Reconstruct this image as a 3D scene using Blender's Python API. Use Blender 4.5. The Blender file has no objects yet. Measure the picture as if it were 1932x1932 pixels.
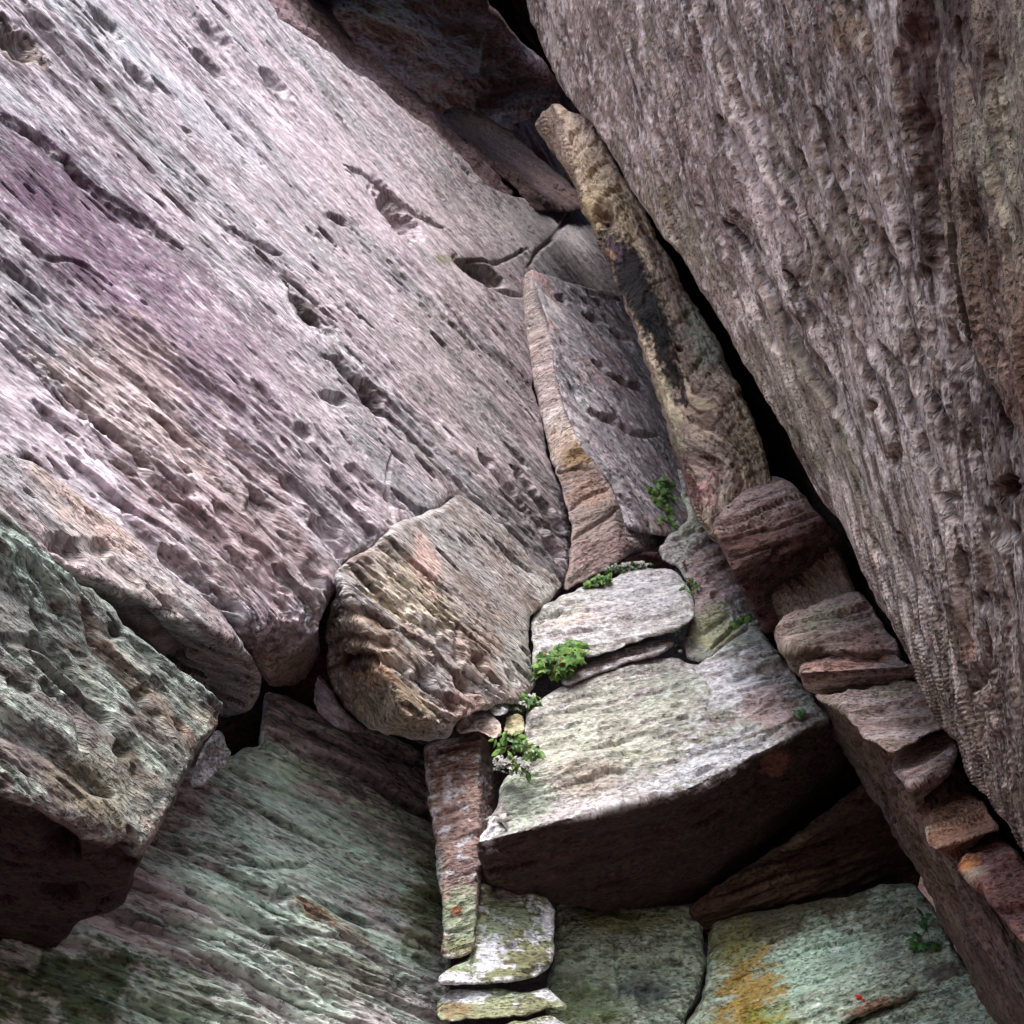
import bpy, math, random
import numpy as np
from mathutils import Vector
R_ = math.radians
random.seed(7)
sc = bpy.context.scene
col = sc.collection

# ------------------------------------------------------------------ camera
PITCH = R_(40); EYE = np.array([0.0, 0.0, 1.55]); F = 2170.0; CX = CY = 966.0
cd = bpy.data.cameras.new('camera'); cam = bpy.data.objects.new('camera', cd); col.objects.link(cam)
cam.location = EYE; cam.rotation_euler = (R_(90) + PITCH, 0, 0)
cd.sensor_width = 36; cd.lens = 36 * F / 1932.0; cd.clip_start = .05; cd.clip_end = 500
sc.camera = cam
# ------------------------------------------------------------------ light
SUN_EL, SUN_AZ = 50, -90            # azimuth from +X, degrees (behind the camera)
w = bpy.data.worlds.new('World'); sc.world = w; w.use_nodes = True
nt = w.node_tree; bg = nt.nodes['Background']
sky = nt.nodes.new('ShaderNodeTexSky'); sky.sky_type = 'NISHITA'; sky.sun_disc = False
sky.sun_elevation = R_(SUN_EL); sky.sun_rotation = R_(90 - SUN_AZ)
sky.air_density = 1.0; sky.dust_density = 3.0; sky.ozone_density = 1.0
nt.links.new(sky.outputs[0], bg.inputs[0]); bg.inputs[1].default_value = 0.15
sd = bpy.data.lights.new('sun', 'SUN'); sun = bpy.data.objects.new('sun', sd); col.objects.link(sun)
sd.energy = 1.6; sd.angle = R_(42); sd.color = (1, .95, .93)
sdir = Vector((math.cos(R_(SUN_EL)) * math.cos(R_(SUN_AZ)), math.cos(R_(SUN_EL)) * math.sin(R_(SUN_AZ)), math.sin(R_(SUN_EL))))
sun.rotation_euler = sdir.to_track_quat('Z', 'Y').to_euler(); sun.location = (0, 0, 20)
sc.view_settings.view_transform = 'Standard'; sc.view_settings.look = 'None'
sc.view_settings.exposure = 1.45; sc.view_settings.gamma = 1
sc.cycles.max_bounces = 16; sc.cycles.diffuse_bounces = 10

# ------------------------------------------------------------------ helpers: space
cp, sp = math.cos(PITCH), math.sin(PITCH)
RT = np.array([1.0, 0, 0]); UP = np.array([0, -sp, cp]); FW = np.array([0, cp, sp])
def ray(x, y):
    x = np.asarray(x, float)[..., None]; y = np.asarray(y, float)[..., None]
    return (x - CX) / F * RT - (y - CY) / F * UP + FW
def pt(x, y, Z): return EYE + ray(x, y) * np.asarray(Z, float)[..., None]
def lin(c):
    return tuple(v / 12.92 if v <= .04045 else ((v + .055) / 1.055) ** 2.4 for v in (k / 255.0 for k in c))
# ------------------------------------------------------------------ helpers: noise
rs = np.random.RandomState(5)
PERM = np.concatenate([rs.permutation(256)] * 3).astype(np.int32)
G = rs.normal(size=(256, 3)); G /= np.linalg.norm(G, axis=1)[:, None]; G = G.astype(np.float32)
def pn(q):
    q = q.astype(np.float32); i = np.floor(q).astype(np.int32); f = q - i; i &= 255
    u = f * f * f * (f * (f * 6 - 15) + 10)
    def g(a, b, c):
        h = PERM[PERM[PERM[i[:, 0] + a] + i[:, 1] + b] + i[:, 2] + c]
        return ((f - np.array([a, b, c], np.float32)) * G[h]).sum(1)
    x0 = g(0, 0, 0) * (1 - u[:, 0]) + g(1, 0, 0) * u[:, 0]; x1 = g(0, 1, 0) * (1 - u[:, 0]) + g(1, 1, 0) * u[:, 0]
    x2 = g(0, 0, 1) * (1 - u[:, 0]) + g(1, 0, 1) * u[:, 0]; x3 = g(0, 1, 1) * (1 - u[:, 0]) + g(1, 1, 1) * u[:, 0]
    y0 = x0 * (1 - u[:, 1]) + x1 * u[:, 1]; y1 = x2 * (1 - u[:, 1]) + x3 * u[:, 1]
    return 1.6 * (y0 * (1 - u[:, 2]) + y1 * u[:, 2])
def fbm(q, o=4, g=.5, s=0):
    r = 0; a = 1; t = 0
    q = q + np.array([s * 7.13, s * 3.71, s * 5.37])
    for _ in range(o):
        r = r + a * pn(q); t += a; a *= g; q = q * 2.03 + 11.7
    return r / t
def sst(a, b, x):
    t = np.clip((x - a) / (b - a), 0, 1); return t * t * (3 - 2 * t)
# ------------------------------------------------------------------ helpers: pixel outlines and features
def densify(pts, step=9, jag=4, closed=True, seed=0):
    P = np.array(pts, float); n = len(P); out = []
    for i in range(n if closed else n - 1):
        a, b = P[i], P[(i + 1) % n]; k = max(1, int(np.hypot(*(b - a)) / step))
        for j in range(k): out.append(a + (b - a) * j / k)
    if not closed: out.append(P[-1])
    O = np.array(out)
    for _ in range(2):                       # soften the corners a little
        if closed: O = .25 * np.roll(O, 1, 0) + .5 * O + .25 * np.roll(O, -1, 0)
        else: O[1:-1] = .25 * O[:-2] + .5 * O[1:-1] + .25 * O[2:]
    z = np.full(len(O), seed * 3.3 + .5)
    for sc_, am in ((60, 1.0), (24, .75), (10, .5)):
        O = O + jag * am * np.stack([pn(np.stack([O[:, 0] / sc_, O[:, 1] / sc_, z], 1)), pn(np.stack([O[:, 0] / sc_, O[:, 1] / sc_, z + 9.1], 1))], 1)
    return O
def polydist(X, Y, pts):
    """distance and side (+ left of the direction of travel) of every point to an open line"""
    P = np.array(pts, float); D = np.full(X.shape, 1e9); S = np.zeros(X.shape); T = np.zeros(X.shape)
    L = np.concatenate([[0], np.cumsum(np.hypot(*(P[1:] - P[:-1]).T))])
    for i in range(len(P) - 1):
        a, b = P[i], P[i + 1]; ab = b - a; l2 = ab @ ab
        t = np.clip(((X - a[0]) * ab[0] + (Y - a[1]) * ab[1]) / l2, 0, 1)
        dx = X - a[0] - t * ab[0]; dy = Y - a[1] - t * ab[1]; d = np.hypot(dx, dy); m = d < D
        D = np.where(m, d, D); S = np.where(m, np.sign(ab[0] * dy - ab[1] * dx), S); T = np.where(m, (L[i] + t * math.sqrt(l2)) / L[-1], T)
    return D, S, T
def plane_w(c):
    A = np.array([[1, x, y] for x, y, Z in c], float); return np.linalg.solve(A, np.array([1.0 / Z for x, y, Z in c]))
H = 2.6
# ------------------------------------------------------------------ rock material
def rock_mat(name, rough=.9, bump=1.0, fine=1.0, along=22, con=1.0):
    m = bpy.data.materials.new(name); m.use_nodes = True; N = m.node_tree.nodes; L = m.node_tree.links
    b = N['Principled BSDF']; b.inputs['Roughness'].default_value = rough
    b.inputs['Specular IOR Level'].default_value = .25
    al = N.new('ShaderNodeAttribute'); al.attribute_name = 'albedo'
    st = N.new('ShaderNodeAttribute'); st.attribute_name = 'strata'
    def noise(vec, scale, det=4, rough_=.6):
        n = N.new('ShaderNodeTexNoise'); n.inputs['Scale'].default_value = scale; n.inputs['Detail'].default_value = det
        n.inputs['Roughness'].default_value = rough_; L.new(vec, n.inputs['Vector']); return n.outputs['Fac']
    def stretch(v):
        k = N.new('ShaderNodeVectorMath'); k.operation = 'MULTIPLY'; L.new(st.outputs['Vector'], k.inputs[0]); k.inputs[1].default_value = v; return k.outputs[0]
    def mr(f, lo, hi, a=.3, b_=.7):
        r = N.new('ShaderNodeMapRange'); L.new(f, r.inputs[0]); r.inputs[1].default_value = a; r.inputs[2].default_value = b_
        r.inputs[3].default_value = lo; r.inputs[4].default_value = hi; return r.outputs[0]
    def mul(a, b_):
        k = N.new('ShaderNodeMath'); k.operation = 'MULTIPLY'; L.new(a, k.inputs[0]); L.new(b_, k.inputs[1]); return k.outputs[0]
    def add(a, b_):
        k = N.new('ShaderNodeMath'); k.operation = 'ADD'; L.new(a, k.inputs[0]); L.new(b_, k.inputs[1]); return k.outputs[0]
    iso = noise(st.outputs['Vector'], 44 * fine, 3, .55)
    ani = noise(stretch((along, 70, 70)), 1 * fine, 3, .55)
    spk = noise(stretch((.8, 1, 1)), 78 * fine, 2, .5)
    fle = noise(stretch((.9, 1, 1)), 62 * fine, 2, .5)
    big = noise(st.outputs['Vector'], 7, 4, .6)
    pat = noise(stretch((.6, 1, 1)), 3.2, 3, .6)
    dark = mr(add(spk, mr(pat, -.06, .06, .35, .65)), 1 - .5 * con, 1.0, .36, .45)
    lite = mr(add(fle, mr(pat, .05, -.05, .35, .65)), 1.0, 1 + .26 * con, .58, .66)
    f = mul(mul(mul(mr(iso, .72, 1.28), mr(ani, .8, 1.2)), mul(mr(big, .86, 1.14), dark)), lite)
    vm = N.new('ShaderNodeVectorMath'); vm.operation = 'SCALE'; L.new(al.outputs['Vector'], vm.inputs[0]); L.new(f, vm.inputs['Scale'])
    L.new(vm.outputs[0], b.inputs['Base Color'])
    bp = N.new('ShaderNodeBump'); bp.inputs['Strength'].default_value = .9 * bump; bp.inputs['Distance'].default_value = .018
    L.new(add(add(iso, mr(dark, 0, .4, .38, 1)), ani), bp.inputs['Height']); L.new(bp.outputs[0], b.inputs['Normal'])
    return m
ROCK = rock_mat('weathered_sandstone')
WALL = rock_mat('mottled_wall_sandstone', along=60, con=.6, bump=.75)
SMOOTH = rock_mat('pale_block_sandstone', along=34, con=.75, bump=.8)

def mesh_obj(name, V, faces, mat, attrs=None, smooth=True, parent=None):
    V = np.asarray(V, float)
    c = V.mean(0); c[2] = V[:, 2].min()
    if parent is not None: c = np.array(parent.location)
    me = bpy.data.meshes.new(name)
    me.from_pydata([], [], [])
    me.vertices.add(len(V)); me.vertices.foreach_set('co', (V - c).astype(np.float32).ravel())
    lens = np.concatenate([np.full(len(f), f.shape[1]) for f in faces]); idx = np.concatenate([f.ravel() for f in faces])
    me.loops.add(len(idx)); me.loops.foreach_set('vertex_index', idx.astype(np.int32))
    me.polygons.add(len(lens)); me.polygons.foreach_set('loop_start', np.concatenate([[0], np.cumsum(lens)[:-1]]).astype(np.int32))
    me.polygons.foreach_set('use_smooth', np.full(len(lens), smooth))
    me.update(calc_edges=True); me.validate()
    if attrs:
        for k, (ty, arr) in attrs.items():
            a = me.attributes.new(k, ty, 'POINT'); a.data.foreach_set('color' if ty == 'FLOAT_COLOR' else 'vector', arr.astype(np.float32).ravel())
    me.materials.append(mat)
    o = bpy.data.objects.new(name, me); col.objects.link(o)
    if parent is not None: o.parent = parent
    else: o.location = c
    return o
def tag(o, label, cat, group=None, kind=None):
    o['label'] = label; o['category'] = cat
    if group: o['group'] = group
    if kind: o['kind'] = kind

SEED = [0]
def rock(name, label, outline, planes, strata, pal, cat='rock', mode='max', k=25., R=.08, T=.6, jag=4, rel=None, feat=(), paint=(), specks=(),
         mat=None, vp=None, group=None, shrink=.15, kind=None, h=None, bulge=0, grain=.7, under=None):
    """outline: traced border; planes: three (x, y, depth) each; strata: two pixels giving the bedding direction."""
    SEED[0] += 1; sd_ = SEED[0]; h = h or H
    rel = dict(dict(und=.03, us=1.2, rid=.02, rs=(1.2, 9), fin=.006, fs=(6, 40), pit=.0, ps=(4, 16), pth=.28, mic=.004, warp=.12, ter=0, tf=10, chip=.02, cs=(2.2, 5), calm=0, pd=.28), **(rel or {}))
    O = densify(outline, 9, jag, True, sd_)
    x0, y0 = O.min(0) - 2 * h; x1, y1 = O.max(0) + 2 * h
    nx = int((x1 - x0) / h) + 1; ny = int((y1 - y0) / h) + 1
    gx = x0 + h * np.arange(nx); gy = y0 + h * np.arange(ny)
    X, Y = np.meshgrid(gx, gy)
    inside = np.zeros((ny, nx), bool); dist = np.full((ny, nx), 1e9); NX = X.copy(); NY = Y.copy()
    W = [plane_w(c) for c in planes]
    wmean = np.mean([a[0] + a[1] * O[:, 0].mean() + a[2] * O[:, 1].mean() for a in W]); zm = 1 / max(wmean, .03)
    rad = max(8 * h, R * F / zm * 1.6)
    n = len(O)
    for i in range(n):
        a, b = O[i], O[(i + 1) % n]
        if a[1] != b[1]:
            lo, hi = (a, b) if a[1] < b[1] else (b, a)
            j0 = int(math.ceil((lo[1] - y0) / h)); j1 = int(math.ceil((hi[1] - y0) / h))
            for j in range(max(0, j0), min(ny, j1)):
                xc = lo[0] + (hi[0] - lo[0]) * (gy[j] - lo[1]) / (hi[1] - lo[1]); ic = max(0, int(math.ceil((xc - x0) / h))); inside[j, ic:] ^= True
        ia = max(0, int((min(a[0], b[0]) - rad - x0) / h)); ib = min(nx, int((max(a[0], b[0]) + rad - x0) / h) + 2)
        ja = max(0, int((min(a[1], b[1]) - rad - y0) / h)); jb = min(ny, int((max(a[1], b[1]) + rad - y0) / h) + 2)
        sx = X[ja:jb, ia:ib]; sy = Y[ja:jb, ia:ib]; ab = b - a; l2 = max(ab @ ab, 1e-9)
        t = np.clip(((sx - a[0]) * ab[0] + (sy - a[1]) * ab[1]) / l2, 0, 1); qx = a[0] + t * ab[0]; qy = a[1] + t * ab[1]
        d = np.hypot(sx - qx, sy - qy); m = d < dist[ja:jb, ia:ib]
        dist[ja:jb, ia:ib][m] = d[m]; NX[ja:jb, ia:ib][m] = qx[m]; NY[ja:jb, ia:ib][m] = qy[m]
    ok = inside | (dist <= .8 * h)
    cell = ok[:-1, :-1] & ok[1:, :-1] & ok[:-1, 1:] & ok[1:, 1:]
    cnt = np.zeros((ny, nx), int); cnt[:-1, :-1] += cell; cnt[1:, :-1] += cell; cnt[:-1, 1:] += cell; cnt[1:, 1:] += cell
    used = cnt > 0; bnd = used & ((cnt < 4) | ~inside); snap = bnd & (dist < 1.6 * h)
    X = np.where(snap, NX, X); Y = np.where(snap, NY, Y); dist = np.where(snap | ~inside, 0, np.minimum(dist, rad))
    # base surface
    def wv(a): return np.maximum(a[0] + a[1] * X + a[2] * Y, .025)
    Zs = [1 / wv(a) for a in W]
    if len(Zs) == 1: Z = Zs[0]
    else:
        sg = 1 if mode == 'max' else -1
        M = np.max(np.stack([sg * z for z in Zs]), 0); Z = sg * (M + np.log(sum(np.exp(k * (sg * z - M)) for z in Zs)) / k)
    P = pt(X, Y, Z)
    du = np.gradient(P, axis=1); dv = np.gradient(P, axis=0); nn = np.cross(du, dv); nn /= np.linalg.norm(nn, axis=2)[..., None] + 1e-12
    rr = ray(X, Y); fl = (nn * rr).sum(2) > 0; nn[fl] *= -1
    dm = dist * Z / F
    if R > 0:
        t_ = np.clip(1 - dm / R, 0, 1); Z = Z + R * (1 - np.sqrt(np.maximum(1 - t_ * t_, 0)))
    if bulge:
        Z = Z - bulge * sst(0, 1, dist / rad)
    P = pt(X, Y, Z)
    # strata frame from the first plane
    a = W[0]; wz = lambda x, y: 1 / max(a[0] + a[1] * x + a[2] * y, .025)
    A, B = strata; pa = pt(A[0], A[1], wz(*A)); pb = pt(B[0], B[1], wz(*B)); s = pb - pa; s /= np.linalg.norm(s)
    q0 = pt(A[0], A[1] - 50, wz(A[0], A[1] - 50)); n0 = np.cross(s, q0 - pa); n0 /= np.linalg.norm(n0); tt = np.cross(n0, s)
    u = used; Pu = P[u]; Xu = X[u]; Yu = Y[u]; nu = nn[u]; du_ = dist[u]
    rel0 = Pu - pa
    q = np.stack([rel0 @ s, rel0 @ tt, rel0 @ n0], 1)
    if vp is not None:
        vx, vy, r0 = vp; pv = pt(vx, vy, wz(vx, vy)) - pa; v2 = np.array([pv @ s, pv @ tt])
        dx = q[:, 0] - v2[0]; dy = q[:, 1] - v2[1]; q = np.stack([np.hypot(dx, dy), np.arctan2(dy, dx) * r0, q[:, 2]], 1)
    # warp the bedding
    wq = q * np.array([.5, 1.0, 1.0])
    q = q.copy(); q[:, 1] += rel['warp'] * fbm(wq * 1.3, 3, .5, sd_) ; q[:, 2] += rel['warp'] * .5 * fbm(wq * 1.3, 2, .5, sd_ + 3)
    disp = rel['und'] * fbm(Pu * rel['us'], 4, .5, sd_ + 1)
    mod = .2 + 1.2 * sst(-.28, .34, fbm(q * np.array([.6, 1.3, 1.3]), 4, .55, sd_ + 20))
    for cx_, cy_, cr_, ca_ in (rel['calm'] or ()): mod = mod * (1 - ca_ * np.exp(-((Xu - cx_) ** 2 + (Yu - cy_) ** 2) / cr_ ** 2))
    if rel['chip']:
        fs, ft = rel['cs']; v = fbm(q * np.array([fs, ft, ft]), 4, .5, sd_ + 33) * 7 + 20; fr = v - np.floor(v)
        disp += rel['chip'] * (.4 + .6 * mod) * ((np.floor(v) + sst(.72, 1, fr)) / 7 - 20 / 7) * 2.2
    if rel['rid']:
        fs, ft = rel['rs']; nz = fbm(q * np.array([fs, ft, ft]), 4, .55, sd_ + 2)
        disp += rel['rid'] * mod * (1 - 2.4 * np.abs(nz))
    if rel['ter']:
        tq = q[:, 1] * rel['tf'] + .35 * fbm(q * np.array([1.5, 4, 4]), 3, .5, sd_ + 8); fr = tq - np.floor(tq)
        hsh = pn(np.stack([np.floor(tq) * 1.7 + .5, np.zeros(len(tq)) + .3, np.zeros(len(tq)) + sd_ + .7], 1))
        hs2 = pn(np.stack([(np.floor(tq) + 1) * 1.7 + .5, np.zeros(len(tq)) + .3, np.zeros(len(tq)) + sd_ + .7], 1))
        disp += rel['ter'] * ((hsh + (hs2 - hsh) * sst(.8, 1, fr)) * 1.5 - 1.2 * np.exp(-((fr - .9) / .07) ** 2) * sst(-.2, .3, pn(q * np.array([1.7, 5, 5]) + 40)))
    if rel['fin']:
        fs, ft = rel['fs']; nz = fbm(q * np.array([fs, ft, ft]), 3, .6, sd_ + 4)
        disp += rel['fin'] * mod * (1 - 2.2 * np.abs(nz)) * 1.3
    if rel['mic']: disp += rel['mic'] * fbm(q * np.array([28 * grain, 30, 30]), 3, .6, sd_ + 5)
    pitm = np.zeros(len(q))
    if rel['pit']:
        fs, ft = rel['ps']; dens = sst(-.1, .4, fbm(q * np.array([.7, 1.6, 1.6]), 3, .5, sd_ + 6) + .3 * (mod - .8))
        for kk, am in ((.5, 1.1), (1.1, .6), (2.2, .3)):
            nz = fbm(q * np.array([fs, ft, ft]) * kk, 2, .35, sd_ + 7 + kk)
            pm = sst(rel['pth'] + rel['pd'] * (1 - dens), rel['pth'] + rel['pd'] * (1 - dens) + .09, nz)
            disp -= rel['pit'] * am * pm; pitm = np.maximum(pitm, pm)
    wob = fbm(np.stack([Xu / 26, Yu / 26, np.full(len(Xu), sd_ + .3)], 1), 3, .6)
    wobl = .5 * fbm(np.stack([Xu / 110, Yu / 110, np.full(len(Xu), sd_ + 5.3)], 1), 2, .5) + .12 * wob
    for f in feat:
        if f[0] in 'gwW':
            _, pts_, wd, dp = f; jl = densify(pts_, 14, min(5, wd * .5), False, sd_ + len(pts_)); D, S, Tt = polydist(Xu, Yu, jl)
            cap = 1 if f[0] != 'W' else 99
            dp = np.sign(dp) * np.minimum(abs(dp), cap * (1.9 if f[0] == 'g' else 1.2) * wd * Z[u] / F)
            ww = wd * np.clip(1 + (1.1 * wob if f[0] == 'g' else 1.3 * wobl), .25, 2) * (np.clip(np.minimum(Tt, 1 - Tt) * 7 + .25, 0, 1))
            prof = 1 - D / np.maximum(ww, .1)
            disp -= dp * (sst(0, .8, prof) if f[0] == 'g' else sst(0, 1, prof) ** 1.0)
        elif f[0] == 'p':
            _, x, y, rx, ry, ang, dp = f; dp = np.minimum(dp * 1.3, 2.4 * min(rx, ry) * Z[u] / F); c_, s_ = math.cos(R_(ang)), math.sin(R_(ang)); ex = ((Xu - x) * c_ + (Yu - y) * s_) / rx; ey = (-(Xu - x) * s_ + (Yu - y) * c_) / ry
            rrr = np.sqrt(ex * ex + ey * ey) + .45 * wob; disp -= dp * sst(1.1, .25, rrr)
        elif f[0] == 's':
            _, pts_, wd, dp = f; jl = densify(pts_, 14, 6, False, sd_ + len(pts_)); D, S, Tt = polydist(Xu, Yu, jl)
            ends = np.clip(np.minimum(Tt, 1 - Tt) * 5, 0, 1); Ds = D * S
            disp += dp * ends * sst(-1.5, 2.5, Ds) * np.exp(-np.maximum(Ds, 0) / wd)
    edge = sst(0, 10, du_) * .75 + .25
    vr = ray(Xu, Yu); vr /= np.linalg.norm(vr, axis=1)[:, None]; dr = nu * .5 - vr * .5; dr /= np.linalg.norm(dr, axis=1)[:, None]
    Pn = Pu + dr * (disp * edge)[:, None]
    # albedo
    c0, c1, c2 = [np.array(lin(c)) for c in pal[:3]]
    m1 = sst(-.25, .3, fbm(q * np.array([.8, 2.6, 2.6]), 4, .6, sd_ + 11))[:, None]
    m2 = sst(.02, .34, fbm(q * np.array([3, 9, 9]), 4, .65, sd_ + 12))[:, None]
    C = c0 * (1 - m1) + c1 * m1; C = C * (1 - .75 * m2) + c2 * .75 * m2
    for spc in specks:
        cc, (fs, ft), lo, hi, am = spc[:5]; nz = fbm(q * np.array([fs, ft, ft]), 4, .62, sd_ + 14 + fs)
        if len(spc) > 5: nz = nz + spc[5] * fbm(Pu * .8, 3, .5, sd_ + 31)
        mk = (am * sst(lo, hi, nz))[:, None]; C = C * (1 - mk) + np.array(lin(cc)) * mk
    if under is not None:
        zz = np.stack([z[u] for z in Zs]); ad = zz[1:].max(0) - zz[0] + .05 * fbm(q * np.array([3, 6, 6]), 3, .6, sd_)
        mk = sst(-.04, .07, ad)[:, None] * .93; C = C * (1 - mk) + np.array(lin(under)) * mk  # undersides: bare red-brown rock, darkened further to put their shade into the albedo
    for p_ in paint:
        x, y, rx, ry, ang, cc, am = p_[:7]; nsc = p_[7] if len(p_) > 7 else 5; rag = p_[8] if len(p_) > 8 else .8
        c_, s_ = math.cos(R_(ang)), math.sin(R_(ang)); ex = ((Xu - x) * c_ + (Yu - y) * s_) / rx; ey = (-(Xu - x) * s_ + (Yu - y) * c_) / ry
        e = 1 - np.sqrt(ex * ex + ey * ey); nz = fbm(q * np.array([nsc, nsc * 2.2, nsc * 2.2]), 4, .65, sd_ + x)
        nf = fbm(q * np.array([26, 40, 40]), 3, .7, sd_ + y)
        mk = (am * sst(-.12, .34, e * .9 - .12 + rag * nz + .55 * nf) * sst(-.35, 0, e))[:, None]; C = C * (1 - mk) + np.array(lin(cc)) * mk
    C = np.clip(C, .008, .9)
    # mesh
    idn = -np.ones((ny, nx), int); idn[u] = np.arange(u.sum())
    jj, ii = np.nonzero(cell)
    quads = np.stack([idn[jj, ii], idn[jj + 1, ii], idn[jj + 1, ii + 1], idn[jj, ii + 1]], 1)
    e = np.concatenate([quads[:, [0, 1]], quads[:, [1, 2]], quads[:, [2, 3]], quads[:, [3, 0]]])
    nv = len(Pn); key = e[:, 0] * nv + e[:, 1]; rev = e[:, 1] * nv + e[:, 0]; be = e[~np.isin(key, rev)]
    bv = np.unique(be); loc = -np.ones(nv, int); loc[bv] = np.arange(len(bv))
    cen = Pn[bv].mean(0); rd = Pn[bv] - EYE; rl = np.linalg.norm(rd, axis=1)[:, None]; rd = rd / rl
    V = [Pn]; Q = [q]; CC = [C]; prev = bv; off = nv; faces = [quads]
    levels = (.12, .4, .75, 1.0)
    for lv in levels:
        d = lv * T; toc = cen - Pn[bv]; toc -= (toc * rd).sum(1)[:, None] * rd; tl = np.linalg.norm(toc, axis=1)[:, None] + 1e-6
        nb = Pn[bv] + rd * d + toc / tl * np.minimum(shrink * d, tl * .5); nb = nb + .02 * fbm(nb * 5, 2, .5, sd_)[:, None] * rd
        V.append(nb); dq = np.stack([np.zeros(len(nb)), np.zeros(len(nb)), np.full(len(nb), -d)], 1); Q.append(q[bv] + dq); CC.append(C[bv])
        cur = off + np.arange(len(bv))
        pi, pj = (be[:, 0], be[:, 1]) if prev is bv else (prev[loc[be[:, 0]]], prev[loc[be[:, 1]]])
        ci, cj = cur[loc[be[:, 0]]], cur[loc[be[:, 1]]]
        faces.append(np.stack([pj, pi, ci, cj], 1)); prev = cur; off += len(bv)
    V.append(V[-1].mean(0)[None]); Q.append(q[:1]); CC.append(C[:1])
    faces.append(np.stack([prev[loc[be[:, 1]]], prev[loc[be[:, 0]]], np.full(len(be), off)], 1))
    V = np.concatenate(V); Q = np.concatenate(Q) * np.array([grain, 1, 1]) * (5.6 / np.median(Z[u & (X > 0) & (X < 1932) & (Y > 0) & (Y < 1932)])); CC = np.concatenate(CC); CC = np.concatenate([CC, np.ones((len(CC), 1))], 1)
    o = mesh_obj(name, V, faces, mat or ROCK, {'albedo': ('FLOAT_COLOR', CC), 'strata': ('FLOAT_VECTOR', Q)})
    tag(o, label, cat, group, kind)
    return o

# ------------------------------------------------------------------ the ground
def ground():
    n = 60; g = np.linspace(-1, 1, n); g = np.sign(g) * np.abs(g) ** 2 * 60
    X, Y = np.meshgrid(g, g + 2); V = np.stack([X.ravel(), Y.ravel(), np.zeros(X.size)], 1)
    V[:, 2] = .25 * fbm(V * .3, 3); idn = np.arange(n * n).reshape(n, n)
    q = np.stack([idn[:-1, :-1], idn[:-1, 1:], idn[1:, 1:], idn[1:, :-1]], -1).reshape(-1, 4)
    C = np.tile([.12, .068, .062, 1.], (len(V), 1))  # red-brown chosen so the unseen ground bounces maroon light into undersides
    o = mesh_obj('ground', V, [q], ROCK, {'albedo': ('FLOAT_COLOR', C), 'strata': ('FLOAT_VECTOR', V)})
    o['kind'] = 'structure'; o['label'] = 'unseen floor of the crevice, red-brown to bounce maroon light'
ground()

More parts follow.
